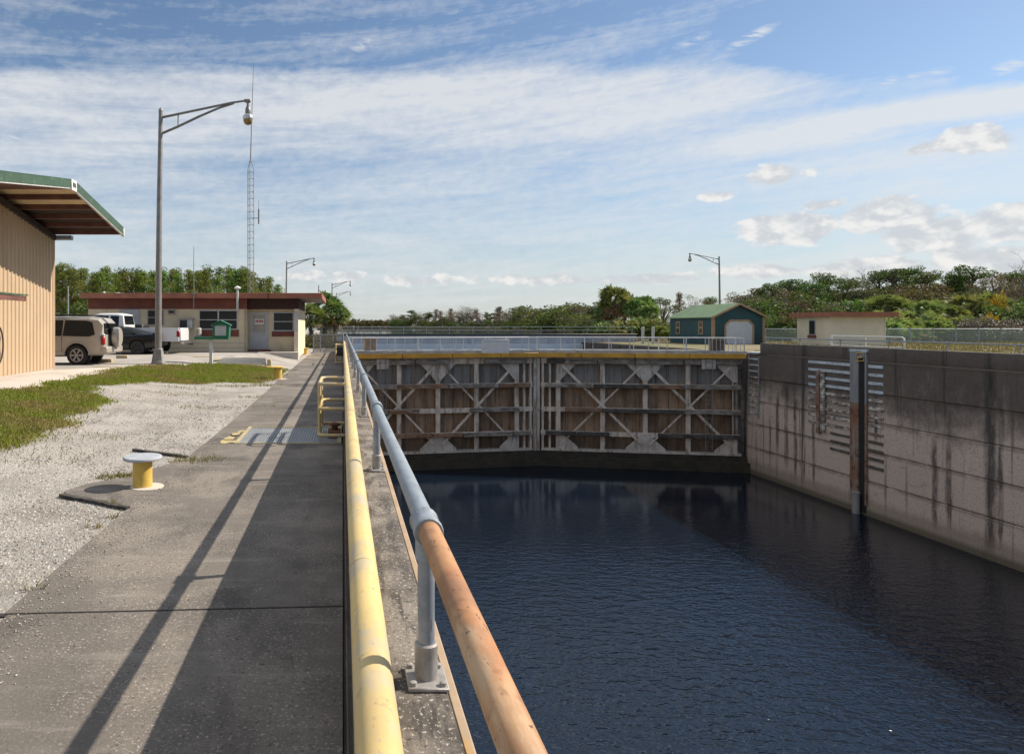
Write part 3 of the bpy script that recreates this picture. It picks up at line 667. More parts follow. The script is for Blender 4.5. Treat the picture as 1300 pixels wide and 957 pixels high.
# distances along a leaf from its hinge of the uprights, read on the photographed right-hand leaf
def leaf_u(px):
    r = (px-PPX)/F; dx, dt = r*CT+ST, CT-r*ST
    ex, et = (MIT[0]-HR[0])/LEN, (MIT[1]-HR[1])/LEN
    # HR + u e = z d
    det = ex*(-dt)+dx*et
    return ((-HR[0])*(-dt)+dx*(-HR[1]))/det
U = [leaf_u(p) for p in (933, 873.5, 819, 765, 708.5)]
UM = [leaf_u(698), leaf_u(689)]
rngG = random.Random(4)
def gate_leaf(hinge, rz_, sg, label, wood_seed):
    rg = random.Random(wood_seed)
    r = thing('lock_gate', label, 'lock gate', (hinge[0], hinge[1], 0), rz_)
    X = lambda u: sg*u
    def bx(mb, u0, u1, y0, y1, z0, z1, bev=0):
        a, b = sorted((X(u0), X(u1))); mb.box(a, b, y0, y1, z0, z1, bev, 1)
    mb = MB(); bx(mb, .02, LEN-.25, .42, .50, ZB, ZT)
    mb.build('skin_plate', M['skin'], r)
    us = sorted(U)
    mb = MB(); u = .45
    while u < LEN-.5:
        if min(abs(u-q) for q in us) > .25: bx(mb, u-.02, u+.02, .33, .419, ZB+.2, ZT-.02)
        u += .66
    mb.build('stiffeners', M['skin'], r)
    for q in us+[.28]:
        mb = MB(); wd = .15 if q != .28 else .22
        bx(mb, q-wd, q+wd, -.02, .015, ZB+.05, ZT-.01); bx(mb, q-.02, q+.02, .016, .41, ZB+.05, ZT-.01)
        mb.build('upright', M['frame'] if q != .28 else M['wood2'], r)
    for q in UM:
        mb = MB(); bx(mb, q-.07, q+.07, -.02, .02, ZB+.05, ZT-.01); bx(mb, q-.015, q+.015, .021, .41, ZB+.05, ZT-.01); mb.build('upright', M['frame'], r)
    mb = MB(); bx(mb, LEN-.21, LEN-.01, -.12, .52, ZB-.05, ZT-.01, .02); mb.build('mitre_post', M['gusset'], r)
    # girders (web plates) and the fender timbers bolted to them
    for k, z in enumerate(ZG):
        mb = MB(); bx(mb, .1, LEN-.27, .0, .40, z-.03, z+.03); bx(mb, .1, LEN-.27, -.035, -.022, z-.16, z+.16)
        mb.build('girder', M['frame'], r)
        u = .12; first = True
        while u < LEN-.9:
            L_ = rg.choice((2.3,2.9,3.4,2.0)); u1 = min(u+L_, LEN-.55-(.0 if k % 2 else .1))
            if u1-u < .7: break
            w = rg.choice(('wood1','wood2','wood1','wood3') if sg > 0 else ('wood2','wood2','wood1','wood3'))
            if k == 0: w = rg.choice(('wood1','wood1','wood2'))
            if rg.random() < .10 and not first: u = u1+.08; continue
            mb = MB(); dz = rg.uniform(-.02,.02); hh = .125 if k else .15
            a, b = sorted((X(u), X(u1))); mb.box(a, b, -.30+rg.uniform(-.02,.02), -.05, z-hh+dz, z+hh+dz, .018, 1)
            mb.build('fender_timber', M[w], r); u = u1+.08; first = False
    mb = MB(); bx(mb, .05, LEN-.27, -.12, .40, ZB-.02, ZB+.14, .01); mb.build('bottom_girder', M['gusset'], r)
    mb = MB(); bx(mb, .05, LEN-.27, -.06, -.04, ZT-.18, ZT-.02); mb.build('top_flange', M['frame'], r)
    # gusset plates: triangles at the top and bottom of every other upright
    gm = us[0], us[2], us[4]
    hw, hh = 1.25, 1.35
    pf = lambda u, v, w: (X(u), w, v)
    for i, q in enumerate(gm):
        for top in (True, False):
            z0 = ZT-.19 if top else ZB+.13
            s = -1 if top else 1
            h_ = hh if top else 1.15
            P_ = [(q-.14, z0+s*h_), (q+.14, z0+s*h_)]
            P_ += [(q+hw, z0+s*.16), (q+hw, z0)] if i < 2 else [(q+.14, z0)]
            P_ += [(q-hw, z0), (q-hw, z0+s*.16)] if i > 0 else [(q-.14, z0)]
            mb = MB().prism(P_, pf, -.055, -.037); mb.build('gusset_plate', M['gusset'], r)
    # diagonal braces: two crosses, each over two bays and the full height
    zt, zb = ZT-.55, ZB+.55
    for i in (0, 1):
        ua, ub = gm[i], gm[i+1]
        for a, b, yy in ((ua+.25, ub-.25, -.085), (ub-.25, ua+.25, -.115)):
            mb = MB().beam((X(a), yy, zt), (X(b), yy, zb), .17 if yy < -.1 else .12, .022, up=(0,1,0))
            mb.build('brace', M['frame'], r)
    # walkway on top
    mb = MB(); bx(mb, -.1, LEN-.02, -.55, .95, -.055, .0); bx(mb, -.1, LEN-.02, -.56, -.552, .0, .13); mb.build('deck', M['deck'], r)
    mb = MB(); bx(mb, -.05, LEN-.02, -.50, .42, ZT, -.06); mb.build('deck_box', M['deck'], r)
    u = -.05
    for L_ in (3.35, 3.35, 3.35, 3.50):
        u1 = min(u+L_, LEN-.03); mb = MB(); bx(mb, u+.02, u1-.02, -.63, -.51, ZT+.02, -.03, .012); mb.build('yellow_beam', M['gold'], r); u = u1
    for y, k in ((-.52, 0), (.92, 1)):
        n = 11 if k == 0 else 8
        mb = MB(); mb.path([(X(.05),y,.99),(X(LEN-.1),y,.99)], .026, 8); mb.build('railing_bar', M['rail'], r)
        mb = MB(); mb.path([(X(.05),y,.16),(X(LEN-.1),y,.16)], .018, 6); mb.build('railing_bar', M['rail'], r)
        for i in range(n+1):
            u = .05+(LEN-.15)*i/n
            mb = MB(); a = .03 if i % 3 == 0 else .019; mb.box(X(u)-a, X(u)+a, y-a, y+a, .0, .985); mb.build('railing_post', M['rail'], r)
    # access ladder
    ul = us[1]-1.15; mb = MB()
    for d in (-.2,.2): mb.path([(X(ul+d),-.36,.0),(X(ul+d),-.36,ZB+.4)], .016, 6)
    z = -.3
    while z > ZB+.5: mb.path([(X(ul-.2),-.36,z),(X(ul+.2),-.36,z)], .011, 6); z -= .3
    mb.build('ladder', M['galvd'], r)
    mb = MB(); bx(mb, ul-.42, ul+.42, -.33, -.30, -1.02, -.38); mb.build('ladder_plate', M['gusset'], r)
    return r
ang = math.atan2(MIT[1]-HLf[1], MIT[0]-HLf[0])
g1 = gate_leaf(HLf, ang, 1, 'steel lock gate leaf nearest the blue handrail, with sunlit braces and pale timbers', 11)
g2 = gate_leaf(HR, -math.atan2(MIT[1]-HR[1], HR[0]-MIT[0]), -1, 'steel lock gate leaf hinged at the far right wall, with blackened timbers', 23)
mb = MB()
for i in range(9):
    u = .25+i*.24; mb.box(-u-.012, -u+.012, -.532, -.508, .17, .975)
mb.build('dense_bars', M['rail'], g2)
mb = MB()
for i in range(5):
    u = 6.1+i*.16; mb.box(u-.012, u+.012, -.532, -.508, .17, .975)
mb.build('dense_bars', M['rail'], g1)
# concrete sill below the leaves
M['sill'] = PM('slimy sill concrete', (.028,.025,.018), (.045,.039,.026), 1.3, .8, bump=.5, bs=10, how='world', layers=[((.12,.10,.03), (1,1,9), .60, .68, .6), ((.02,.02,.018), 2, .5, .65, .6)])
sl = wthing('gate_sill', 'dark slimy concrete sill under both lock gate leaves at the waterline', 'sill', (13.1, 46.5, -12))
off = .45
P_ = [(XL, HLf[1]-off-.15), (MIT[0], MIT[1]-off), (XR, HR[1]-off-.15), (XR, 48.0), (XL, 48.0)]
MB().prism(P_, lambda u, v, w: (u, v, w), -12, -6.98).build('lower_step', M['sill'], sl)
P2 = [(XL, HLf[1]-.1), (MIT[0], MIT[1]-.12), (XR, HR[1]-.1), (XR, 47.9), (XL, 47.9)]
MB().prism(P2, lambda u, v, w: (u, v, w), -11.9, -6.64).build('upper_step', M['sill'], sl)
# things on the gate walkways
M['boxbrown'] = PM('brown board', (.17,.12,.085), (.12,.085,.06), 3, .8, layers=[((.08,.06,.05), (8,8,.5), .5, .65, .6)])
M['boxtan'] = PM('tan board', (.36,.29,.22), (.28,.22,.17), 3, .8)
def at_leaf(root, u, y, z): return root.matrix_basis @ Vector((u, y, z))
def gate_box(name, label, hinge, rz_, u, w, mat, z0=.01, z1=.86):
    c, s = math.cos(rz_), math.sin(rz_); p = (hinge[0]+c*u, hinge[1]+s*u, 0)
    b = thing(name, label, 'box', p, rz_)
    mb = MB().box(-w/2, w/2, -.40, -.02, z0, z1, .02, 1); mb.build('body', mat, b)
    mb = MB().box(-w/2-.03, w/2+.03, -.43, .01, z1+.002, z1+.04, .01, 1); mb.build('lid', mat, b)
gate_box('control_box', 'brown wooden box on the gate walkway near the right lock wall', HR, -ang, -1.55, .82, M['boxbrown'])
gate_box('control_box', 'tan metal box behind the gate railing next to the blue handrail', HLf, ang, 1.25, .75, M['boxtan'], .2, .92)
M['signw'] = PM('sign white', (.66,.66,.65), (.6,.6,.6), 5, .5)
c_, s_ = math.cos(ang), math.sin(ang); us_ = LEN-3.15
sg_ = thing('railing_sign', 'white rectangular sign board hung on the gate railing close to the mitre', 'sign', (HLf[0]+c_*us_, HLf[1]+s_*us_, 0), ang)
MB().box(-.95, .95, -.60, -.575, -.08, .86, .006, 1).build('board', M['signw'], sg_)
mb = MB()
mb.box(-.85,.85,-.603,-.6005,.70,.78); mb.box(-.85,.85,-.603,-.6005,.02,.05)
mb.build('sign_border', M['offwhite'], sg_)

# ================================================================ right wall fittings
def on_wall(px): return px_on_x(px, 413, XR)[1]
T = {p: on_wall(p) for p in (1027, 1043, 1053, 1083, 1091, 1101, 1122)}
M['armour'] = PM('pale armour bar', (.56,.62,.68), (.44,.49,.55), 3, .5, metal=.2, how='world', layers=[((.10,.09,.085), (2,2,9), .54, .66, .6)])
M['armour2'] = PM('worn armour bar', (.60,.57,.53), (.22,.19,.17), 3, .7, how='world', layers=[((.08,.07,.06), (3,3,9), .46, .58, .9), ((.24,.13,.07), 3, .56, .7, .5)])
M['armour3'] = PM('blackened armour bar', (.07,.065,.06), (.10,.09,.08), 3, .8, how='world', layers=[((.30,.29,.28), (4,4,9), .60, .68, .8)])
fb = wthing('armour_bars', 'horizontal pale steel bars in the far right lock wall around the mooring slot', 'fender', (XR, 34, -7))
zb0 = []
for k in range(13):
    z = -.22-.41*k
    mt = M['armour'] if k < 4 else M['armour2'] if k < 9 else M['armour3']
    if k < 9:
        MB().box(XR-.05, XR+.02, T[1083]+.12, T[1027], z-.075, z+.075, .012, 1).build('bar', mt, fb)
    elif k < 12:
        MB().box(XR-.04, XR+.02, T[1083]+.12, T[1083]+1.6, z-.07, z+.07, .012, 1).build('bar', mt, fb)
    MB().box(XR-.05, XR+.02, T[1122], T[1101]-.12, z-.075, z+.075, .012, 1).build('bar', mt, fb)
ms = wthing('mooring_slot', 'tall rusty steel guide channel with a black slot, set in the far right lock wall', 'mooring slot', (XR, 34, -7.4))
M['rustch'] = PM('rusty channel', (.21,.10,.055), (.24,.20,.17), .55, .8, how='world', bump=.3, layers=[((.055,.03,.02), 3, .5, .64, .8), ((.36,.33,.31), (5,5,.3), .56, .66, .6)])
M['greych'] = PM('grey channel', (.24,.245,.25), (.21,.22,.24), 1.5, .6, how='world', layers=[((.10,.09,.08), (6,6,.5), .54, .66, .7)])
for (a, b, nm) in ((T[1083]-.46, T[1083]+.10, 'guide'), (T[1101]-.06, T[1101]+.05, 'guide')):
    MB().box(XR-.10, XR+.05, min(a,b), max(a,b), -2.1, .46, .01, 1).build(nm, M['greych'], ms)
    MB().box(XR-.10, XR+.05, min(a,b), max(a,b), -7.1, -2.103, .01, 1).build(nm, M['rustch'], ms)
MB().box(XR-.035, XR+.03, T[1101]+.05, T[1083]-.46, -7.5, .2).build('slot', M['dark'], ms)
MB().box(XR-.11, XR+.05, T[1101]-.10, T[1083]+.14, .463, .60, .01, 1).build('head_plate', M['armour'], ms)
MB().box(XR-.09, XR+.0, T[1101]+.06, T[1083]-.47, .22, .45, .01, 1).build('head_box', M['greych'], ms)
yb = wthing('floating_bitt', 'small yellow framed mooring hook at the top of the black wall slot', 'mooring hook', (XR-.1, T[1091]-.2, .2))
mb = MB(); a, b = T[1101]+.08, T[1101]+.55
mb.path([(XR-.12,a,.03),(XR-.12,a,.42),(XR-.12,b,.42),(XR-.12,b,.03)], .022, 6, closed=True); mb.build('frame', M['yellowb'], yb)
mb = MB().path([(XR-.12,a+.1,.2),(XR-.12,b-.1,.2)], .03, 6); mb.build('hook_bar', M['yellowb'], yb)
pp = wthing('pipe_stub', 'pale grey pipe standing in the water at the foot of the mooring slot', 'pipe', (XR-.18, T[1101]+.45, -9))
MB().path([(XR-.22,T[1101]+.45,-9),(XR-.22,T[1101]+.45,-6.55)], .17, 14).build('pipe', M['greych'], pp)
MB().lathe([(.19,-6.62),(.19,-6.54),(.12,-6.52)], (XR-.22,T[1101]+.45,0), 14).build('cap', M['greych'], pp)
rp = wthing('rusty_ladder', 'short rusty vertical steel strip with pale edge over the armour bars', 'ladder', (XR-.1, T[1043], -4))
a = T[1043]
MB().box(XR-.16, XR-.052, a-.02, a+.24, -4.05, -.66, .01, 1).build('strip', M['rustch'], rp)
mb = MB().box(XR-.15, XR-.052, a-.36, a-.08, -3.9, -.70, .01, 1); mb.build('pale_strip', M['armour2'], rp)
mb = MB(); z = -3.8
while z < -.8: mb.box(XR-.14, XR-.06, a-.08, a-.02, z, z+.04); z += .3
mb.build('rungs', M['rustch'], rp)
# ladder recess by the gate hinge
cl = wthing('corner_ladder', 'short ladder of pale rungs in the wall recess beside the right gate hinge', 'ladder', (XR, 43, -4))
MB().box(XR-.03, XR+.02, 42.46, 42.58, -4.0, -.15).build('stile', M['greych'], cl)
MB().box(XR-.03, XR+.02, 43.5, 43.6, -4.0, -.15).build('stile', M['greych'], cl)
for k in range(10):
    z = -.32-.38*k; MB().box(XR-.05, XR+.02, 42.585, 43.495, z-.05, z+.05, .01, 1).build('rung', M['armour'] if k < 3 else M['armour2'], cl)
MB().box(XR-.1, XR+.6, 42.45, 43.6, .004, .12, .02, 1).build('top_step', M['armour'], cl)
# white loop pipe guard by the mooring slot
pg = wthing('pipe_guard', 'white double pipe guard with rounded ends above the mooring slot on the right wall', 'guard rail', (XR+.4, 34, .7))
ya, yb_ = px_on_x(1148, 413, XR+.42)[1], px_on_x(1054, 413, XR+.42)[1]
mb = MB(); X_ = XR+.42
def loop(z0, z1):
    q = .12
    return [(X_,ya+q,z0),(X_,yb_-q,z0),(X_,yb_-.03,z0+.04),(X_,yb_,z0+q),(X_,yb_,z1-q),(X_,yb_-.03,z1-.04),(X_,yb_-q,z1),(X_,ya+q,z1),(X_,ya+.03,z1-.04),(X_,ya,z1-q),(X_,ya,z0+q),(X_,ya+.03,z0+.04)]
mb.path(loop(.74,1.24), .03, 8, closed=True); mb.build('loop', M['white'], pg)
mb = MB().path([(X_,ya,1.0),(X_,yb_,1.0)], .025, 8); mb.build('mid_bar', M['white'], pg)
for t in (ya+.05, (ya+yb_)/2, yb_-.05): MB().path([(X_+.06,t,.0),(X_+.06,t,1.2)], .028, 8).build('post', M['white'], pg)

# ================================================================ walkway fittings
gr = wthing('floor_grating', 'galvanised bar grating across the walkway in front of the yellow guard', 'grating', (-.85, 11.2, 0))
ga, gb, gx0, gx1 = 10.43, 12.11, -1.645, -.05
mb = MB()
n = 38
for i in range(n):
    x = gx0+.05+(gx1-gx0-.1)*i/(n-1); mb.box(x-.0065, x+.0065, ga+.04, gb-.04, -.06, -.004)
mb.build('bearing_bars', M['grate'], gr)
mb = MB(); t = ga+.15
while t < gb-.05: mb.box(gx0+.04, gx1-.04, t-.005, t+.005, -.03, -.008); t += .22
mb.build('cross_bars', M['grate'], gr)
mb = MB().box(gx0-.02, gx0+.035, ga, gb, -.09, .006); mb.box(gx1-.035, gx1+.03, ga, gb, -.09, .006); mb.box(gx0+.036, gx1-.036, ga-.01, ga+.035, -.09, .005); mb.box(gx0+.036, gx1-.036, gb-.035, gb+.01, -.09, .005)
M['gframe'] = PM('faded yellow frame', (.50,.40,.19), (.34,.29,.20), 5, .8, how='world')
mb.build('frame', M['gframe'], gr)
MB().box(gx0, gx1, ga, gb, -.8, -.75).build('pit_dark', M['dark'], gr)
# yellow paint splashes left of it
M['splash'] = PM('faded yellow paint', (.46,.36,.17), (.36,.30,.17), 9, .9, how='world')
rs = random.Random(3)
for (px, py, r_) in ((292,557,.09),(300,552,.07),(287,560,.10),(306,548,.06),(296,561,.06)):
    c = gp(px, py); P_ = [(c.x+r_*(.7+.6*rs.random())*math.cos(a*.7)*.9, c.y+r_*2*(.7+.6*rs.random())*math.sin(a*.7)) for a in range(9)]
    o = rawmesh('yellow_paint_patch', [(x, y, .004+.003*(py % 7)+.001*(px % 3)) for x, y in P_], [tuple(range(9))], M['splash']); tag(o, kind='structure')
def ladder_guard(name, label, x0, t0, t1, zt, rr=.027):
    r = wthing(name, label, 'safety guard', (x0, (t0+t1)/2, 0))
    xw = .03
    for k, z in enumerate((zt, zt*.58, zt*.13)):
        q = .09
        P_ = [(xw,t0,z),(x0+q,t0,z),(x0+.03,t0+.03,z),(x0,t0+q,z),(x0,t1-q,z),(x0+.03,t1-.03,z),(x0+q,t1,z),(xw,t1,z)]
        MB().path(P_, rr, 10).build('hoop', M['yellow'], r)
    for t in (t0+.16, t1-.16):
        MB().path([(x0,t,zt),(x0,t,zt*.12)], rr*1.02, 10).build('upright', M['yellow'], r)
    return r
lg = ladder_guard('ladder_guard', 'yellow pipe hoop guard beside the grating on the walkway', -.36, 10.45, 11.75, .90)
lg2 = ladder_guard('ladder_guard', 'small far yellow hoop guard holding a dark notice, near the chain fence', -.32, 31.2, 32.6, .90)
MB().box(-.27, .02, 31.16, 31.18, .40, .80).build('dark_notice', M['black'], lg2)
vb = wthing('valve_box', 'small dark rusty valve block on the floor behind the yellow guard', 'valve', (-.12, 11.2, 0))
mb = MB(); mb.box(-.24, -.03, 10.95, 11.35, .0, .10, .02, 1); mb.build('body', M['rust'], vb)
mb = MB(); mb.lathe([(.05,.1),(.05,.16),(.09,.17),(.09,.20),(.03,.22)], (-.13,11.15,0), 10); mb.build('wheel', M['rust'], vb)
def bollard(label, px, py, h, rd, rp_, grp, plate_dx=0.0):
    c = gp(px, py); r = thing('mooring_bollard', label, 'bollard', (c.x, c.y, max(c.z, 0)), 0, grp)
    MB().lathe([(rd*1.0,-.05),(rd,.0),(rd*.985,.02),(rd*.97,h-.05),(rd*.99,h-.035)], (0,0,0), 28).build('drum', M['yellowb'], r)
    mb = MB().lathe([(rp_*.97,h-.034),(rp_,h-.026),(rp_,h-.008),(rp_*.96,h),(rp_*.3,h+.003)], (plate_dx,0,0), 32); mb.build('cap_plate', M['capblue'] if plate_dx == 0 else M['yellowb'], r)
    MB().lathe([(rd*1.75,-.02),(rd*1.7,.008),(rd*1.1,.012)], (.05,0,0), 20).build('grout_ring', M['apron'], r)
    return r
M['capblue'] = PM('chalky grey blue cap', (.40,.42,.45), (.31,.33,.36), 9, .75, bump=.2, bs=40, layers=[((.52,.53,.53), 14, .58, .68, .6)])
bollard('nearest short yellow mooring bollard with a wide grey blue cap plate, on the concrete pad', 181, 618, .345, .108, .212, 'yellow mooring bollards')
bollard('yellow mooring bollard with a yellow offset cap, at the corner of the grass', 353, 481, .42, .14, .30, 'yellow mooring bollards', -.10)
bollard('farthest small yellow mooring bollard, right of the office end', 387, 450, .40, .20, .24, 'yellow mooring bollards', -.001)
yb2 = gp(342, 464); q = thing('wheel_stop', 'upright faded yellow block at the right end of the far grating', 'block', (yb2.x, yb2.y, yb2.z))
MB().box(-.09,.09,-.1,.1,-.02,.27,.02,1).build('block', M['gframe'], q)
for lab, a, b in (('black timber strip in the gravel, nearer the camera than the bollard', (78,629), (163,646)), ('black timber strip in the gravel, just behind the bollard', (170,571.5), (238,580))):
    p, q = gp(*a), gp(*b); r = wthing('timber_strip', lab, 'timber', ((p.x+q.x)/2, (p.y+q.y)/2, 0))
    mb = MB(); n = 9; d = (q-p)/n
    pts = [p+d*i+Vector((0, rs.uniform(-.012,.012), 0)) for i in range(n+1)]
    for i in range(n): mb.beam(Vector((pts[i].x,pts[i].y,-.004)), Vector((pts[i+1].x,pts[i+1].y,-.004)), .06+rs.uniform(-.008,.008), .05+rs.uniform(-.006,.01))
    mb.build('strip', M['timber'], r)
# far floor grating beside the office
M['pitgrey'] = PM('pit shade', (.05,.05,.05), (.035,.035,.035), 4, .9)
M['grated'] = PM('dull grating', (.19,.20,.215), (.14,.148,.16), 4, .6, metal=.3, how='world')
A, B, C_, D = gp(272,463.3), gp(338,463.3), gp(337,455), gp(283,455)
g2_ = wthing('floor_grating', 'wide far bar grating between the grass and the office', 'grating', ((A.x+B.x)/2, (A.y+C_.y)/2, A.z))
def gq(u, v):
    q = A.lerp(B, u).lerp(D.lerp(C_, u), v); q.z = gh(q.x, q.y)+.014; return q
mb = MB()
for i in range(46):
    u = i/45; p, q = gq(u, 0), gq(u, 1); mb.beam(p, q, .022, .012)
mb.build('bearing_bars', M['grated'], g2_)
mb = MB()
for v in (0,.2,.4,.6,.8,1):
    for i in range(12): mb.beam(gq(i/12,v), gq((i+1)/12,v), .035 if v in (0,1) else .015, .010)
mb.build('cross_bars', M['gframe'], g2_)
mb = MB()
for i in range(12): mb.face([gq(i/12,0)-Vector((0,0,.012)), gq((i+1)/12,0)-Vector((0,0,.012)), gq((i+1)/12,1)-Vector((0,0,.012)), gq(i/12,1)-Vector((0,0,.012))])
mb.build('pit_dark', M['pitgrey'], g2_)  # flat sheet just under the bars, pit shade put into its colour

# ================================================================ street lamps
def lamp_parts(r):
    H = 7.85
    mb = MB()
    mb.lathe([(.31,.0),(.31,.05),(.285,.06),(.20,.50),(.185,.56),(.15,.58)], (0,0,0), 4, 'z')
    bmesh.ops.rotate(mb.bm, verts=mb.bm.verts, cent=(0,0,0), matrix=Matrix.Rotation(R(45),3,'Z'))
    bmesh.ops.bevel(mb.bm, geom=mb.bm.edges[:], offset=.012, segments=1, affect='EDGES')
    mb.build('base', M['lampbase'], r)
    mb = MB().path([(0,0,.55),(.01,0,3),(.04,0,6),(.09,0,9.2)], [.125,.112,.095,.075], 16)
    mb.build('pole', M['lamp'], r)
    mb = MB().lathe([(.08,9.18),(.085,9.2),(.06,9.27),(.02,9.31)], (.09,0,0), 12); mb.build('pole_cap', M['lamp'], r)
    mb = MB().path([(.09,0,8.95),(.9,0,9.12),(1.9,0,9.33),(2.7,0,9.5),(3.2,0,9.57)], [.048,.045,.042,.04,.036], 10)
    mb.path([(.09,0,8.36),(.7,0,8.62),(1.5,0,9.0),(2.2,0,9.30),(2.75,0,9.47)], [.048,.046,.044,.04,.036], 10)
    mb.path([(.72,0,9.08),(.72,0,8.62)], .022, 8); mb.build('arm', M['lamp'], r)
    mb = MB(); mb.box(3.12,3.36,-.05,.05,9.50,9.62,.02,1); mb.lathe([(.05,9.50),(.05,9.36),(.07,9.35),(.07,9.32)], (3.26,0,0), 12); mb.lathe([(.075,9.32),(.10,9.25),(.10,9.12),(.085,9.08)], (3.26,0,0), 14)
    mb.build('socket', M['lamp'], r)
    mb = MB().lathe([(.09,9.08),(.15,9.05),(.185,8.98),(.19,8.90),(.175,8.87)], (3.26,0,0), 18); mb.build('dome', M['silver'], r)
    mb = MB().lathe([(.172,8.868),(.165,8.80),(.13,8.73),(.06,8.69),(.01,8.685)], (3.26,0,0), 18); mb.build('lens', M['amber'], r)
lc = gp(201, 462)
L1 = thing('street_lamp', 'tallest grey lamp post with truss arm, standing at the edge of the grass', 'street lamp', lc, 0, 'lamp posts with truss arms')
lamp_parts(L1)
def lamp_copy(label, px, top_py, rz_, hscale=1.0, grp='lamp posts with truss arms', base=0.0, z=None):
    o = copy_tree(L1); H = (9.3*hscale+base-EYE)
    zz = z or H*F/(413-top_py); p = pz(px, 413, zz); o.location = (p.x, p.y, base); o.rotation_euler = (0,0,rz_); o.scale = (hscale,)*3
    o['label'] = label; o['group'] = grp; return o
lamp_copy('lamp post standing beyond the brown office roof, its arm above the palms', 363, 331, 0)
lamp_copy('smaller lamp post above the palms right of the office roof', 421, 359, 0, base=-.1)
lamp_copy('smallest and lowest lamp post right of the palms', 426.5, 371.5, 0, base=-.1)
lamp_copy('lone lamp post behind the green shed, arm pointing left over the lock', 914, 315, math.pi, z=74)
# ================================================================ warehouse (left edge)
M['tansheet'] = PM('tan ribbed sheet', (.50,.365,.24), (.46,.335,.215), .7, .55, how='world', layers=[((.36,.25,.15), (1,1,.25), .52, .72, .45), ((.28,.20,.13), (4,4,.5), .62, .74, .4)])
M['greentrim'] = PM('green roof trim', (.048,.092,.052), (.038,.076,.042), 2, .45, layers=[((.17,.26,.17), 5, .56, .7, .5)])
M['purlin'] = PM('red oxide purlin', (.17,.068,.05), (.11,.046,.036), 3, .7, layers=[((.16,.09,.07), 7, .6, .7, .5)])
M['skylight'] = PM('cream roof underside', (.72,.54,.33), (.62,.47,.29), 3, .6)
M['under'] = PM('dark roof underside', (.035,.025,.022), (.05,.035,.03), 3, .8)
WT0 = 13.9
RXE = -7.09
TR, ZR, ZE = 17.92, EYE+3.78, EYE+3.115
slope = (ZR-ZE)/(21.95-TR)
def roofz(t): return ZR-slope*abs(t-TR)
wh = wthing('warehouse', 'tan ribbed metal warehouse with green roof trim at the left edge', 'warehouse', (-15, 18, .3))
# ribbed wall sheet on the gable (faces the lock), as one profiled sheet
mb = MB(); t = WT0; prof = []
while t < WT1-.02:
    for (dt, dx) in ((0,0),(.13,0),(.155,.032),(.20,.032),(.225,0)): prof.append((min(t+dt, WT1), WXF+dx))
    t += .225
for (a, b) in zip(prof, prof[1:]):
    if b[0]-a[0] < 1e-5: continue
    mb.face([(a[1],a[0],.25),(b[1],b[0],.25),(b[1],b[0],roofz(b[0])-.30),(a[1],a[0],roofz(a[0])-.30)])
bmesh.ops.remove_doubles(mb.bm, verts=mb.bm.verts, dist=.0005)
o = mb.build('gable_wall', M['tansheet'], wh, smooth=False)
mb = MB(); mb.box(-26, WXF-.03, WT0, WT1, .1, ZE-.32); mb.build('wall', M['tansheet'], wh)
mb = MB(); mb.box(WXF-.04, WXF+.045, WT1+.001, WT1+.05, .25, roofz(WT1)-.3); mb.build('corner_trim', M['tansheet'], wh)
mb = MB(); mb.box(WXF-.02, WXF+.06, WT0, WT1, .2, .36); mb.build('base_trim', M['apron'], wh)
tn, tf = 2*TR-22.0, 22.0
for (ta, tb) in ((tn, TR), (TR, tf)):
    mb = MB(); za, zb = roofz(ta), roofz(tb)
    mb.hexa([(-26,ta,za-.045),(RXE-.02,ta,za-.045),(RXE-.02,tb,zb-.045),(-26,tb,zb-.045),(-26,ta,za),(RXE-.02,ta,za),(RXE-.02,tb,zb),(-26,tb,zb)])
    mb.build('roof_sheet', M['greentrim'], wh)
    mb = MB()
    mb.hexa([(RXE-.018,ta,za-.1750),(RXE+.03,ta,za-.1750),(RXE+.03,tb,zb-.1750),(RXE-.018,tb,zb-.1750),(RXE-.018,ta,za+.03),(RXE+.03,ta,za+.03),(RXE+.03,tb,zb+.03),(RXE-.018,tb,zb+.03)])
    mb.hexa([(RXE-.16,ta,za+.004),(RXE+.03,ta,za+.034),(RXE+.03,tb,zb+.034),(RXE-.16,tb,zb+.004),(RXE-.16,ta,za+.02),(RXE+.03,ta,za+.05),(RXE+.03,tb,zb+.05),(RXE-.16,tb,zb+.02)])
    mb.build('rake_trim', M['greentrim'], wh)
    mb = MB(); mb.hexa([(RXE-.05,ta,za-.2050),(RXE+.02,ta,za-.2050),(RXE+.02,tb,zb-.2050),(RXE-.05,tb,zb-.2050),(RXE-.05,ta,za-.1770),(RXE+.02,ta,za-.1770),(RXE+.02,tb,zb-.1770),(RXE-.05,tb,zb-.1770)])
    mb.build('rake_edge', M['offwhite'], wh)
for i, t in enumerate((tn+.08, tn+.85, tn+1.65, tn+2.45, tn+3.25, TR+.0, TR+.8, TR+1.62, TR+2.45, TR+3.25, tf-.06)):
    z = roofz(t)-.05; mb = MB()
    mb.hexa([(-26,t-.035,z-.13),(RXE-.03,t-.035,z-.13),(RXE-.03,t+.035,z-.13),(-26,t+.035,z-.13),(-26,t-.035,z),(RXE-.03,t-.035,z),(RXE-.03,t+.035,z),(-26,t+.035,z)])
    mb.box(-26, RXE-.03, t-.035, t+.10, z-.145, z-.131)
    mb.build('purlin', M['purlin'], wh)
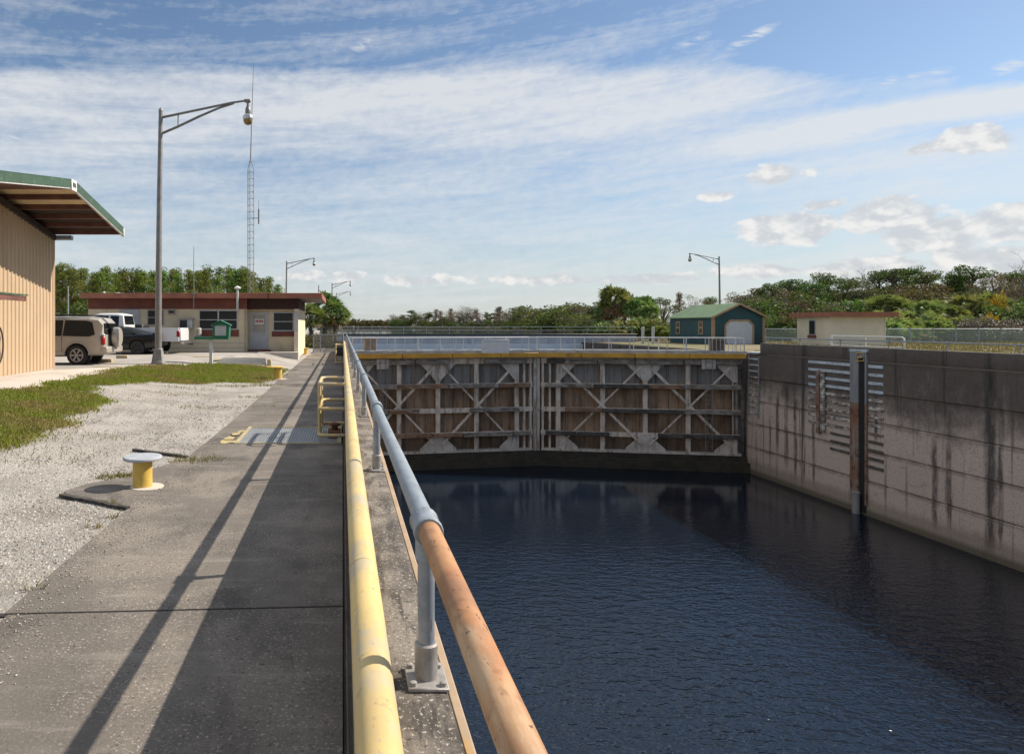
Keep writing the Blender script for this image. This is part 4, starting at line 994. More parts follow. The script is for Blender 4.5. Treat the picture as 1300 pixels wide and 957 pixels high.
for (ta, tb) in ((tn+.15,tn+.80),(tn+.95,tn+1.6),(TR+.06,TR+.75),(TR+.9,TR+1.57),(TR-.75,TR-.06)):
    mb = MB(); za, zb = roofz(ta)-.05, roofz(tb)-.05
    mb.hexa([(-26,ta,za-.02),(RXE-.05,ta,za-.02),(RXE-.05,tb,zb-.02),(-26,tb,zb-.02),(-26,ta,za),(RXE-.05,ta,za),(RXE-.05,tb,zb),(-26,tb,zb)])
    mb.build('underside_panel', M['skylight'], wh)
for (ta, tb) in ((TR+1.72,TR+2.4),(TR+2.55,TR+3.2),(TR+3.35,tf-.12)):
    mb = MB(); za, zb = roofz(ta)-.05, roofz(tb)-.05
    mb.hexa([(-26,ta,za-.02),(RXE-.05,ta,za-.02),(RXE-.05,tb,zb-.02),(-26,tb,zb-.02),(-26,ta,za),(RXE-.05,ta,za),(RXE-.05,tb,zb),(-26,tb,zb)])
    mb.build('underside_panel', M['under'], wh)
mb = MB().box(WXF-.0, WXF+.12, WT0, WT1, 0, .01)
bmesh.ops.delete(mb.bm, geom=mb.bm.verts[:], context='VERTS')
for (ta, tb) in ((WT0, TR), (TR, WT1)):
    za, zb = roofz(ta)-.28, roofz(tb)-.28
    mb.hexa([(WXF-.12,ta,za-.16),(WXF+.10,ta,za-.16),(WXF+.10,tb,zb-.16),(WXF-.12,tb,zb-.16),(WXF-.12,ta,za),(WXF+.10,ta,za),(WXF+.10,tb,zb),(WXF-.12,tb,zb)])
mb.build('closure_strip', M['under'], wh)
mb = MB().box(RXE+.031, RXE+.05, TR-.17, TR+.17, ZR-.26, ZR+.03, .008, 1); mb.build('ridge_cap', M['white'], wh)
mb = MB().box(RXE+.05, RXE+.053, TR-.10, TR+.02, ZR-.17, ZR-.05); mb.box(RXE+.05, RXE+.053, TR+.04, TR+.10, ZR-.17, ZR-.05); mb.build('ridge_mark', M['black'], wh)
mb = MB().box(RXE-.05, RXE+.04, tf-.02, tf+.12, roofz(tf)-.24, roofz(tf)+.02, .02, 1); mb.build('corner_cap', M['offwhite'], wh)
mb = MB().box(WXF-.2, WXF+.55, WT1+.06, WT1+.28, ZE-.38, ZE-.24, .02, 1); mb.build('gutter_end', M['galv'], wh)
mb = MB(); zc = px_on_x(36, 373, WXF+.95).z; tc_ = px_on_x(36, 373, WXF+.95).y
mb.hexa([(WXF,WT0,zc),(WXF+.95,WT0,zc-.06),(WXF+.95,tc_,zc-.06),(WXF,tc_,zc),(WXF,WT0,zc+.04),(WXF+.95,WT0,zc-.02),(WXF+.95,tc_,zc-.02),(WXF,tc_,zc+.04)])
mb.build('door_canopy', M['greentrim'], wh)
mb = MB(); mb.box(WXF, WXF+.9, tc_-.06, tc_-.01, zc-.16, zc-.07); mb.box(WXF, WXF+.9, tc_-1.2, tc_-1.15, zc-.16, zc-.07); mb.box(WXF+.86, WXF+.92, WT0, tc_-.061, zc-.2, zc-.07); mb.build('canopy_frame', M['purlin'], wh)
hs = wthing('hose', 'black hose looped on the tan warehouse wall at the left edge', 'hose', (WXF+.08, 18.4, 1))
p0 = px_on_x(2, 438, WXF+.08)
mb = MB().path([(WXF+.08, p0.y-.28+.36*math.cos(a), p0.z+.55*math.sin(a)) for a in [math.pi*.75-math.pi*1.5*i/16 for i in range(17)]], .022, 8); mb.build('loop', M['black'], hs)

# ================================================================ office building
M['cream'] = PM('cream block wall', (.76,.63,.43), (.68,.56,.385), .8, .85, bump=.15, bs=14, how='world', layers=[((.33,.28,.21), (1.5,1.5,.3), .54, .72, .4)])
M['cream2'] = PM('cream siding', (.74,.65,.50), (.66,.575,.44), .6, .8, how='world')
M['brown'] = PM('red brown fascia', (.20,.062,.042), (.155,.05,.036), 1.6, .75, how='world', layers=[((.085,.03,.025), (1,1,.3), .5, .7, .5)])
M['porch'] = PM('shade toned porch board', (.055,.022,.018), (.04,.017,.015), 2, .8, how='world')  # near-black brown puts the recessed porch's shade into the board colour
M['rooftrim'] = PM('rusty red roof edge', (.34,.125,.075), (.27,.10,.06), 1.3, .65, how='world', layers=[((.16,.06,.04), (2,2,6), .55, .7, .6)])
M['roofing'] = PM('grey roof felt', (.24,.23,.22), (.18,.175,.17), .8, .9, how='world')
def glassmat(name, c=(.012,.014,.017), rough=.28):
    m, nt, b = newmat(name); b.inputs['Base Color'].default_value = c+(1,); b.inputs['Roughness'].default_value = rough; b.inputs['Specular IOR Level'].default_value = .4
    return m
M['glass'] = glassmat('dark window glass')
M['alu'] = PM('aluminium window frame', (.50,.51,.53), (.42,.43,.45), 5, .45, metal=.3)
M['doorgrey'] = PM('pale grey door', (.46,.475,.49), (.41,.42,.44), 2, .5)
M['red'] = PM('red notice print', (.5,.04,.03), (.42,.035,.03), 4, .6)
M['ac'] = PM('dusty beige metal', (.42,.385,.33), (.35,.32,.28), 4, .6)
hx0, hx1, hxr = xt(112, HT)[0], xt(313, HT)[0], xt(378.5, HT)[0]
GZ = .38
zt_band, zb_band = pt(250, 377, HT).z, pt(250, 392.3, HT).z
zroof0, zroof1 = pt(250, 378, HT-.8).z, pt(250, 372, HT-.8).z
of = wthing('office_building', 'long low cream office with red brown fascia, behind the parked cars', 'office', (-7, 39, GZ))
mb = MB(); mb.box(hx0, hx1, HT, 43, .1, zb_band); mb.build('front_wall', M['cream'], of)
mb = MB(); mb.box(hx1+.002, hxr, HT2, 43, .1, zb_band); mb.build('porch_wall', M['cream'], of)
px0 = xt(373.5, HT)[0]
mb = MB(); mb.box(px0, hxr+.002, HT+.0, HT2+.1, .1, zb_band); mb.build('corner_pier', M['cream2'], of)
mb = MB(); mb.box(hx0, hx1+.02, HT-.05, 42.9, zb_band+.002, zt_band+.05); mb.build('fascia_band', M['brown'], of)
mb = MB(); mb.box(hx1+.022, hxr, HT+.25, 42.9, zb_band+.002, zt_band+.05); mb.build('porch_band', M['porch'], of)
rx0, rx1 = xt(103, HT-.8)[0], xt(408, HT-.8)[0]
mb = MB(); mb.box(rx0, rx1, HT-.8, 44, zroof0, zroof1-.03); mb.build('roof', M['roofing'], of)
rf = mb
mb = MB(); mb.box(rx0-.03, rx1+.03, HT-.84, HT-.803, zroof0-.03, zroof1, .008, 1); mb.box(rx1+.0005, rx1+.035, HT-.80, 44, zroof0-.03, zroof1); mb.box(rx0-.035, rx0-.0005, HT-.80, 44, zroof0-.03, zroof1); mb.build('roof_edge', M['rooftrim'], of)
p = pt(340.5, 375, HT-.85); mb = MB().box(p.x-.05, p.x+.05, HT-.855, HT-.841, zroof0-.03, zroof1+.01); mb.build('edge_joint', M['rust'], of)
p = pt(404.5, 370, HT-.8); MB().path([(p.x,HT-.75,zroof1-.05),(p.x,HT-.75,zroof1+.40)], .02, 6).build('roof_rod', M['rust'], of)
# courses on the lower wall
for py in (435.5, 441.5):
    z = pt(250, py, HT).z; mb = MB().box(hx0, hx1, HT-.006, HT-.0005, z-.012, z+.012); mb.build('course_line', M['ac'], of)
def window(root, px0, px1, py0, py1, T_, cols, rail=True, fr=.055, depth=.0, glass='glass', frame='alu', sill=None):
    a, b = pt(px0, py1, T_), pt(px1, py0, T_)
    mb = MB(); y0, y1 = T_-.045, T_-.002
    mb.box(a.x, b.x, y0, y1, b.z-fr, b.z); mb.box(a.x, b.x, y0, y1, a.z, a.z+fr)
    mb.box(a.x, a.x+fr, y0, y1, a.z+fr, b.z-fr); mb.box(b.x-fr, b.x, y0, y1, a.z+fr, b.z-fr)
    for i in range(1, cols):
        x = a.x+(b.x-a.x)*i/cols; mb.box(x-.035, x+.035, y0-.004, y1, a.z+fr, b.z-fr)
    if rail:
        z = a.z+(b.z-a.z)*.5; mb.box(a.x+fr, b.x-fr, y0+.006, y1, z-.02, z+.02)
    w = mb.build('window', M[frame], root)
    g = MB().box(a.x+fr*.5, b.x-fr*.5, T_-.02, T_-.003, a.z+fr*.5, b.z-fr*.5).build('pane', M[glass], w)
    if sill:
        MB().box(a.x-.05, b.x+.05, T_-.09, T_-.002, a.z-sill, a.z-.004, .01, 1).build('sill', M['brown'], w)
    return w
window(of, 152, 177.5, 392.6, 414, HT, 1, frame='doorgrey', glass='alu')
window(of, 187, 208, 393, 413, HT, 1, frame='ac')
window(of, 252.5, 302, 393.5, 418.5, HT, 2, sill=.36)
window(of, 346.5, 373, 396, 420.5, HT2, 1, sill=.28)
a, b = pt(374, 420.5, HT-.002), pt(378.4, 396, HT)
MB().box(a.x, b.x+.01, HT-.02, HT-.002, a.z, b.z).build('pier_window', M['alu'], of)
a, b = pt(213.5, 399, HT), pt(222.5, 392, HT)
MB().box(a.x, b.x, HT-.08, HT-.002, a.z, b.z, .01, 1).build('vent_hood', M['ac'], of)
MB().box(a.x+.05, b.x-.05, HT-.1, HT-.081, a.z+.06, b.z-.1).build('vent_hole', M['black'], of)
# window unit air conditioner
a, b = pt(229, 417, HT), pt(246, 405.5, HT)
ac = wthing('air_conditioner', 'window air conditioner in the cream office wall', 'air conditioner', (a.x, HT, a.z))
MB().box(a.x, b.x, HT-.35, HT-.003, a.z, b.z, .02, 1).build('case', M['offwhite'], ac)
MB().box(a.x+.05, b.x-.28, HT-.36, HT-.351, a.z+.05, b.z-.05).build('grille', M['black'], ac)
MB().box(a.x-.04, b.x+.04, HT-.4, HT-.003, b.z+.004, b.z+.04).build('hood', M['ac'], ac)
# porch door
a, b = pt(317.3, 443.6, HT2), pt(341, 396, HT2)
dr = MB(); fr = .07
dr.box(a.x, b.x, HT2-.05, HT2-.002, b.z-fr, b.z); dr.box(a.x, a.x+fr, HT2-.05, HT2-.002, a.z, b.z-fr); dr.box(b.x-fr, b.x, HT2-.05, HT2-.002, a.z, b.z-fr)
dr = dr.build('door_frame', M['alu'], of)
zm = a.z+(b.z-a.z)*.46
mb = MB(); mb.box(a.x+fr+.004, b.x-fr-.004, HT2-.035, HT2-.003, a.z+.01, zm); mb.box(a.x+fr+.004, a.x+fr+.11, HT2-.035, HT2-.003, zm+.001, b.z-fr-.004); mb.box(b.x-fr-.11, b.x-fr-.004, HT2-.035, HT2-.003, zm+.001, b.z-fr-.004); mb.box(a.x+fr+.111, b.x-fr-.111, HT2-.035, HT2-.003, b.z-fr-.1, b.z-fr-.004)
mb.build('door', M['doorgrey'], of)
MB().box(a.x+fr+.111, b.x-fr-.111, HT2-.02, HT2-.004, zm+.001, b.z-fr-.101).build('door_pane', M['ac'], of)
xm, zz_ = (a.x+b.x)/2, a.z+(b.z-a.z)*.75
nt_ = MB(); nt_.box(xm-.26, xm+.26, HT2-.026, HT2-.021, zz_-.17, zz_+.14); nt_.build('door_notice', M['white'], of)
nt_ = MB()
for i, h_ in enumerate((.14,.17,.12,.16,.15)): nt_.box(xm-.20+i*.085, xm-.14+i*.085, HT2-.030, HT2-.0265, zz_-.06, zz_-.06+h_*.8)
nt_.build('notice_print', M['red'], of)
a2 = pt(315, 447, HT2-.6); b2 = pt(343, 443.8, HT2)
MB().box(a.x-.12, b.x+.12, HT2-.45, HT2-.003, .2, a.z-.004, .01, 1).build('door_step', M['brown'], of)
p = pt(311.3, 420, HT-.03); MB().path([(p.x,HT-.05,.4),(p.x,HT-.05,zb_band)], .035, 8).build('downpipe', M['ac'], of)
# vents on the roof
for i, (px, py, h, rr) in enumerate(((132,371,.28,.10),(150,371,.22,.22),(156,371,.2,.12),(171,371,.1,.07),(225.5,371,.16,.06))):
    p = pt(px, 372, HT+2.5); zt_ = zroof1-.03
    q = wthing('roof_vent', ['small conical white roof vent at the left end of the office roof','wide squat grey roof vent on the office roof','narrow grey vent beside the squat roof vent','low grey roof cap left of the lamp post','tiny pale roof vent right of the lamp post'][i], 'roof vent', (p.x, HT+2.5, zt_))
    MB().lathe([(rr*.6,zt_),(rr*.6,zt_+h*.5),(rr,zt_+h*.55),(rr*.9,zt_+h*.8),(rr*.2,zt_+h)], (p.x,HT+2.5,0), 12).build('hood', M['offwhite' if i in (0,4) else 'ac'], q)
def stick(name, label, cat, px, py0, py1, T_, r0, r1, mat, extra=None):
    a, b = pt(px, py0, T_), pt(px, py1, T_)
    q = wthing(name, label, cat, (a.x, T_, a.z))
    MB().path([a, (a.x, T_, (a.z+b.z)/2), (a.x, T_, b.z)], [r0, (r0+r1)/2, r1], 8).build('pole', M[mat], q)
    return q, a, b
q, a, b = stick('whip_antenna', 'thin whip antenna fixed to the office fascia, right of the near lamp post', 'antenna', 246, 393, 313, HT-.9, .03, .012, 'lamp')
MB().box(a.x-.06, a.x+.06, HT-.93, HT-.86, zroof1-.1, zroof1+.05).build('bracket', M['lamp'], q)
q, a, b = stick('vent_pipe', 'white vent pipe with mushroom cap beside the office windows', 'vent pipe', 301.5, 393.5, 367, HT-.9, .06, .06, 'offwhite')
MB().lathe([(.07,b.z),(.17,b.z+.03),(.17,b.z+.08),(.05,b.z+.15)], (a.x,HT-.9,0), 14).build('cap', M['white'], q)
q, a, b = stick('plain_pole', 'plain grey pole standing before the pines between the warehouse and the office', 'pole', 86.5, 440, 363, 47, .05, .045, 'galv')
# lattice mast behind the office
mt_ = 41.5
a, b = pt(318, 372, mt_), pt(318.5, 205, mt_); tip = pt(322, 80, mt_)
am = wthing('antenna_mast', 'tall lattice radio mast rising behind the office roof', 'radio mast', (a.x, mt_, .3))
s_ = .21; mb = MB(); legs = []
for k in range(3):
    th = 2*math.pi*k/3+.5; legs.append(Vector((math.cos(th)*s_, math.sin(th)*s_, 0)))
zt_, z0_ = b.z-.5, .3
for l in legs: mb.path([(a.x+l.x, mt_+l.y, z0_), (a.x+l.x, mt_+l.y, zt_), (a.x+l.x*.12, mt_+l.y*.12, b.z+.1)], .017, 6)
mb.build('legs', M['lamp'], am)
mb = MB(); z = z0_; i = 0
while z < zt_-.1:
    for k in range(3):
        l, l2 = legs[k], legs[(k+1) % 3]
        mb.path([(a.x+l.x,mt_+l.y,z),(a.x+l2.x,mt_+l2.y,z)], .009, 4); mb.path([(a.x+l.x,mt_+l.y,z),(a.x+l2.x,mt_+l2.y,min(z+.40,zt_))], .007, 4)
    z += .40
mb.build('lattice', M['lamp'], am)
mb = MB().path([(a.x,mt_,b.z-.1),(a.x+.06,mt_,b.z+2.2),(tip.x,mt_,tip.z)], [.035,.028,.012], 8); mb.build('top_rod', M['lamp'], am)
mb = MB(); z = pt(318,277,mt_).z; mb.path([(a.x+.1,mt_,z),(a.x+.52,mt_,z)], .02, 6); mb.path([(a.x+.5,mt_,z-.35),(a.x+.5,mt_,z+.55)], .045, 8); mb.path([(a.x+.5,mt_,z+.55),(a.x+.5,mt_,z+1.1)], .012, 6); mb.build('side_antenna', M['lamp'], am)
# green box on a white post
c = gp(268, 463); bt = c.y
gb_ = wthing('post_box', 'green house shaped notice box with grey panel on a white post', 'notice box', (c.x, c.y, c.z))
M['green'] = PM('bright green paint', (.012,.19,.095), (.010,.155,.08), 4, .45, how='world')
def gx(px): return xt(px, bt)[0]
def gzz(py, px=275): return pt(px, py, bt).z
MB().box(gx(266), gx(270), bt-.06, bt+.06, c.z-.1, gzz(431)).build('post', M['white'], gb_)
MB().box(gx(247.5), gx(291), bt-.16, bt+.16, gzz(430.8), gzz(427.6), .01, 1).build('shelf', M['green'], gb_)
hp = [(gx(271),gzz(427.5)),(gx(291.5),gzz(427.5)),(gx(292),gzz(413)),(gx(281),gzz(408.5)),(gx(270.5),gzz(413))]
MB().prism(hp, lambda u, v, w: (u, w, v), bt-.17, bt+.17).build('body', M['green'], gb_)
for (p0, p1) in (((268.8,413.6),(281,407.6)),((281,407.6),(293.5,413.6))):
    A_, B_ = (gx(p0[0]),gzz(p0[1])), (gx(p1[0]),gzz(p1[1]))
    MB().prism([A_, B_, (B_[0],B_[1]+.035), (A_[0],A_[1]+.035)], lambda u, v, w: (u, w, v), bt-.24, bt+.20).build('roof_slope', M['green'], gb_)
MB().box(gx(274), gx(288), bt-.185, bt-.171, gzz(426), gzz(413.6), .004, 1).build('panel', M['alu'], gb_)
cn_ = wthing('canister', 'small beige ribbed canister on the shelf of the green notice box', 'canister', (gx(251.5), bt, gzz(427.5)))
z0_ = gzz(427.5)+.003
MB().lathe([(.12,z0_)]+[(.125+.008*(i % 2),z0_+.03+.03*i) for i in range(10)]+[(.11,z0_+.34)], (gx(251.5),bt,0), 16).build('drum', M['ac'], cn_)
# wheel stops and painted marks
M['stopy'] = PM('worn yellow kerb', (.42,.32,.16), (.36,.31,.24), 4, .8, bump=.2, how='world')
for i, (px, py, w, lab) in enumerate(((134,459.8,.42,'worn yellow concrete wheel stop behind the beige car wheel'),(157,454.8,.30,'yellow wheel stop between the beige car and the lamp post'),(209,449,.25,'dusty wheel stop beneath the black car tail'))):
    c = gp(px, py); q = wthing('wheel_stop', lab, 'wheel stop', (c.x, c.y, c.z))
    MB().box(c.x-w, c.x+w*.6, c.y-.09, c.y+.09, c.z-.02, c.z+.13, .03, 2).build('block', M['stopy'], q)
for (px, py, w, d) in ((258,453,.5,.35),(276,456.5,.2,.6),(371,455,.32,.16),(140,466,.8,.1)):
    c = gp(px, py); o = rawmesh('painted_mark', [(c.x-w,c.y-d,c.z+.012),(c.x+w*.6,c.y-d,c.z+.012),(c.x+w,c.y+d,c.z+.012),(c.x-w*.6,c.y+d,c.z+.012)], [(0,1,2,3)], M['splash']); tag(o, kind='structure')

# ================================================================ vehicles (front towards -x)
M['paint_beige'] = PM('beige car paint', (.43,.385,.335), (.40,.36,.31), .5, .28, metal=.25, spec=.6)
M['paint_black'] = PM('black car paint', (.004,.0045,.006), (.005,.0055,.007), .5, .16, spec=.6)
M['paint_white'] = PM('white car paint', (.66,.67,.68), (.60,.61,.62), .6, .3, spec=.5)
M['tyre'] = PM('tyre rubber', (.018,.018,.018), (.03,.028,.026), 9, .85)
M['alloy'] = PM('alloy rim', (.42,.42,.43), (.34,.34,.35), 8, .35, metal=.6)
M['darkrim'] = PM('dark rim', (.035,.035,.038), (.05,.05,.05), 8, .4, metal=.4)
M['chrome'] = PM('chrome', (.6,.6,.6), (.5,.5,.5), 8, .15, metal=.9)
M['tail'] = PM('red tail lamp', (.33,.008,.008), (.26,.008,.008), 8, .2)
M['carglass'] = glassmat('tinted car glass', (.010,.012,.013), .05)
def loft(mb, stations):
    rings = []
    for x, half in stations:
        pts = [(x, y, z) for y, z in half]+[(x, -y, z) for y, z in reversed(half)]
        rings.append([mb.bm.verts.new(p) for p in pts])
    n = len(rings[0])
    for A, B in zip(rings, rings[1:]):
        for k in range(n): mb.bm.faces.new((A[k], A[(k+1) % n], B[(k+1) % n], B[k]))
    mb.bm.faces.new(rings[0][::-1]); mb.bm.faces.new(rings[-1])
def cut(o, cyls):
    mb = MB()
    for (x, r, y0, y1, z) in cyls: mb.lathe([(r, y0), (r, y1)], (x, 0, z), 28, 'y')
    c = mb.build('cutter', None, o.parent)
    md = o.modifiers.new('b', 'BOOLEAN'); md.object = c; md.operation = 'DIFFERENCE'; md.solver = 'EXACT'
    dg = bpy.context.evaluated_depsgraph_get(); me = bpy.data.meshes.new_from_object(o.evaluated_get(dg))
    o.modifiers.clear(); o.data = me
    if len(me.polygons): me.polygons.foreach_set('use_smooth', [True]*len(me.polygons)); me.set_sharp_from_angle(angle=R(32))
    bpy.data.objects.remove(c)
def wheel(root, x, y, r, w, rim, spokes=6, side=-1, rimr=.66):
    t = MB().lathe([(r*.60,-w/2+.02),(r*.93,-w/2),(r*.99,-w/2+.03),(r,-w/4),(r,w/4),(r*.99,w/2-.03),(r*.93,w/2),(r*.60,w/2-.02)], (0,0,0), 30, 'y').build('wheel', M['tyre'], root, loc=(x, y, r))
    mb = MB(); q = r*rimr; yo = side*(w/2-.005)
    mb.lathe([(q,yo-.02*side),(q,yo),(q*.88,yo),(q*.86,yo-.05*side),(.02,yo-.055*side)] if side > 0 else [(.02,yo+.055),(q*.86,yo+.05),(q*.88,yo),(q,yo),(q,yo+.02)], (0,0,0), 26, 'y')
    for k in range(spokes):
        a = 2*math.pi*k/spokes; d = Vector((math.cos(a),0,math.sin(a)))
        for off in (-.09, .09):
            d2 = Vector((math.cos(a+off),0,math.sin(a+off)))
            mb.beam(Vector((0,yo+side*.0,0))+d*q*.16, Vector((0,yo-side*.008,0))+d2*q*.90, .03, .03, up=(0,1,0))
    mb.lathe([(q*.2,yo-.02),(q*.2,yo+.012*side if side > 0 else yo+.0),], (0,0,0), 12, 'y') if side > 0 else mb.lathe([(q*.2,yo-.012),(q*.2,yo+.02)], (0,0,0), 12, 'y')
    mb.build('rim', M[rim], t)
    return t
def sidepoly(root, name, mat, pts, yf, t=.006, both=True):
    for sgn in ((-1, 1) if both else (-1,)):
        mb = MB(); mb.prism(pts, lambda u, v, w: (u, sgn*(yf(u, v)+w), v), -.02, t); mb.build(name, mat, root)
def suv(loc):
    r = thing('suv', 'beige SUV with rear spare wheel parked beside the tan warehouse', 'car', loc)
    w = .88; L = 4.6
    def yf(u, v):      # half width at height v
        return w-(max(0, v-.98)/.68)*.17
    def sec(zb, zs, zt_, k=1.0, kt=1.0):
        W_ = w*k
        return [(W_*.80, zb), (W_*.97, zb+.07), (W_, zb+.30), (W_, min(.80, zs)), (W_*.985, zs-.02), (W_*.97*kt if zt_-zs < .15 else (W_-(zt_-.08-.98)/.68*.17)*kt, max(zs+.005, zt_-.09)), ((W_*.75 if zt_-zs < .15 else (W_-.17)*.86)*kt, zt_-.012), (0.0001, zt_+.012)]
    mb = MB()
    loft(mb, [(0,sec(.42,.96,1.08,.93,.9)),(-.06,sec(.36,.98,1.50,.97,.97)),(-.22,sec(.34,.98,1.66,.99)),(-.55,sec(.32,.98,1.695)),(-1.6,sec(.30,.98,1.71)),(-2.6,sec(.30,.98,1.69)),(-2.95,sec(.30,.98,1.60)),(-3.45,sec(.30,.97,1.10,.995)),(-3.6,sec(.31,.96,1.06,.99)),(-4.3,sec(.34,.92,.99,.95)),(-4.55,sec(.40,.82,.88,.86))])
    bd = mb.build('body', M['paint_beige'], r)
    cut(bd, [(-.93,.42,-1,-.55,.36),(-.93,.42,.55,1,.36),(-3.6,.42,-1,-.55,.36),(-3.6,.42,.55,1,.36)])
    for s in (-1,1):
        for x in (-.93,-3.6):
            MB().lathe([(.05,-.06),(.415,-.06),(.415,.06),(.05,.06)], (x, s*.56, .36), 20, 'y').build('wheel_arch', M['black'], r)
    for x in (-.93, -3.6):
        wheel(r, x, -.76, .355, .24, 'alloy', 6, -1); wheel(r, x, .76, .355, .24, 'alloy', 6, 1)
    sidepoly(r, 'side_window', M['carglass'], [(-.30,1.08),(-.42,1.50),(-.62,1.56),(-1.38,1.58),(-1.42,1.03),(-.50,1.01)], yf)
    sidepoly(r, 'side_window', M['carglass'], [(-1.46,1.03),(-1.44,1.58),(-2.32,1.575),(-2.36,1.02)], yf)
    sidepoly(r, 'side_window', M['carglass'], [(-2.41,1.02),(-2.38,1.57),(-2.68,1.53),(-3.18,1.10),(-3.15,1.02)], yf)
    for x in (-1.44,-2.385,-3.25): sidepoly(r, 'door_seam', M['black'], [(x,.45),(x,1.0),(x-.012,1.0),(x-.012,.45)], lambda u, v: w, .003)
    sidepoly(r, 'sill_trim', M['paint_beige'], [(-1.4,.36),(-1.4,.50),(-3.1,.50),(-3.1,.36)], lambda u, v: w, .018)
    for x in (-1.62,-2.55): sidepoly(r, 'door_handle', M['paint_beige'], [(x,.90),(x-.20,.90),(x-.20,.94),(x,.94)], lambda u, v: w, .03)
    # flared arch lips
    for sgn in (-1,1):
        for x in (-.93,-3.6):
            mb = MB(); mb.path([(x+.45*math.cos(a), sgn*(w-.005), .36+.45*math.sin(a)) for a in [math.pi*i/12 for i in range(13)]], .035, 6); mb.build('arch_lip', M['paint_beige'], r)
    mb = MB(); mb.box(-.16, .14, -.86, .86, .42, .66, .06, 3); mb.build('rear_bumper', M['paint_beige'], r)
    MB().prism([(-.72,1.09),(.72,1.09),(.64,1.47),(-.64,1.47)], lambda u, v, w_: (.012-(v-1.08)*.143+w_, u, v), -.03, .012).build('rear_window', M['carglass'], r)
    for s in (-1,1):
        MB().box(-.10, .035, s*.80-.07, s*.80+.07, .72, 1.02, .02, 1).build('tail_lamp', M['tail'], r)
        MB().box(-.09, .03, s*.80-.06, s*.80+.06, 1.022, 1.10, .02, 1).build('tail_lamp_top', M['offwhite'], r)
        mb = MB().path([(-.45,s*.63,1.74),(-.7,s*.63,1.765),(-2.4,s*.63,1.765),(-2.7,s*.63,1.725)], .022, 6); mb.build('roof_rail', M['black'], r)
        MB().box(-3.12, -2.98, s*.99-.10, s*.99+.10, 1.02, 1.18, .03, 2).build('mirror', M['paint_beige'], r)
    sp = MB().lathe([(.33,.06),(.355,.10),(.355,.24),(.33,.285),(.10,.30)], (0,0.06,.98), 28, 'x').build('spare_wheel', M['paint_beige'], r)
    MB().lathe([(.36,.045),(.37,.06),(.37,.085),(.36,.10)], (0,.06,.98), 28, 'x').build('spare_rim', M['black'], sp)
    MB().path([(.1,0.2,.40),(.25,.2,.38)], .03, 6).build('tow_bar', M['black'], r)
    MB().box(-4.62, -4.45, -.84, .84, .36, .62, .05, 2).build('front_bumper', M['paint_beige'], r)
    return r
def coupe(loc):
    r = thing('coupe', 'black fastback coupe parked between the beige SUV and the white pickup', 'car', loc)
    w = .93
    def sec(zb, zs, zt_, k=1.0, kw=.72):
        W_ = w*k; g_ = zt_-zs
        return [(W_*.82, zb), (W_*.97, zb+.06), (W_, zb+.25), (W_, zs-.14), (W_*.96, zs-.02)]+([(W_*kw*.98, zt_-.06), (W_*kw*.85, zt_-.01), (.0001, zt_+.015)] if g_ > .12 else [(W_*.93, zs), (W_*.75, zs+g_*.8), (.0001, zt_)])
    mb = MB()
    loft(mb, [(.0,sec(.45,.90,.93,.84)),(-.08,sec(.34,.97,1.0,.92)),(-.4,sec(.28,.985,1.02,.97)),(-.75,sec(.25,.975,1.11,1.0)),(-1.3,sec(.24,.96,1.27)),(-1.9,sec(.24,.95,1.345)),(-2.4,sec(.24,.94,1.33)),(-2.85,sec(.24,.93,1.17)),(-3.25,sec(.24,.92,.98)),(-4.2,sec(.26,.86,.91,.98)),(-4.7,sec(.30,.78,.82,.90)),(-4.82,sec(.36,.68,.72,.8))])
    bd = mb.build('body', M['paint_black'], r)
    cut(bd, [(-1.0,.38,-1.1,-.6,.345),(-1.0,.38,.6,1.1,.345),(-3.9,.38,-1.1,-.6,.345),(-3.9,.38,.6,1.1,.345)])
    for s in (-1,1):
        for x in (-1.0,-3.9): MB().lathe([(.05,-.06),(.375,-.06),(.375,.06),(.05,.06)], (x, s*.60, .345), 20, 'y').build('wheel_arch', M['black'], r)
    for x in (-1.0,-3.9):
        wheel(r, x, -.80, .345, .25, 'darkrim', 5, -1, .74); wheel(r, x, .80, .345, .25, 'darkrim', 5, 1, .74)
    yf = lambda u, v: w*.955-(v-.95)/.36*w*.25
    sidepoly(r, 'side_window', M['carglass'], [(-1.05,1.02),(-1.45,1.20),(-1.95,1.275),(-2.4,1.26),(-2.85,1.04),(-2.8,1.0),(-1.5,1.0)], yf, .012)
    MB().box(-.30, .02, -.80, .80, 1.005, 1.04, .012, 1).build('spoiler', M['paint_black'], r)
    for s in (-1,1): MB().box(-.05, .02, s*.55-.25, s*.55+.25, .80, .92, .02, 1).build('tail_lamp', M['tail'], r)
    sidepoly(r, 'door_seam', M['black'], [(-1.55,.40),(-1.55,.96),(-1.562,.96),(-1.562,.40)], lambda u, v: w, .002)
    MB().box(-.15, .06, -.82, .82, .40, .62, .05, 2).build('rear_bumper', M['paint_black'], r)
    return r
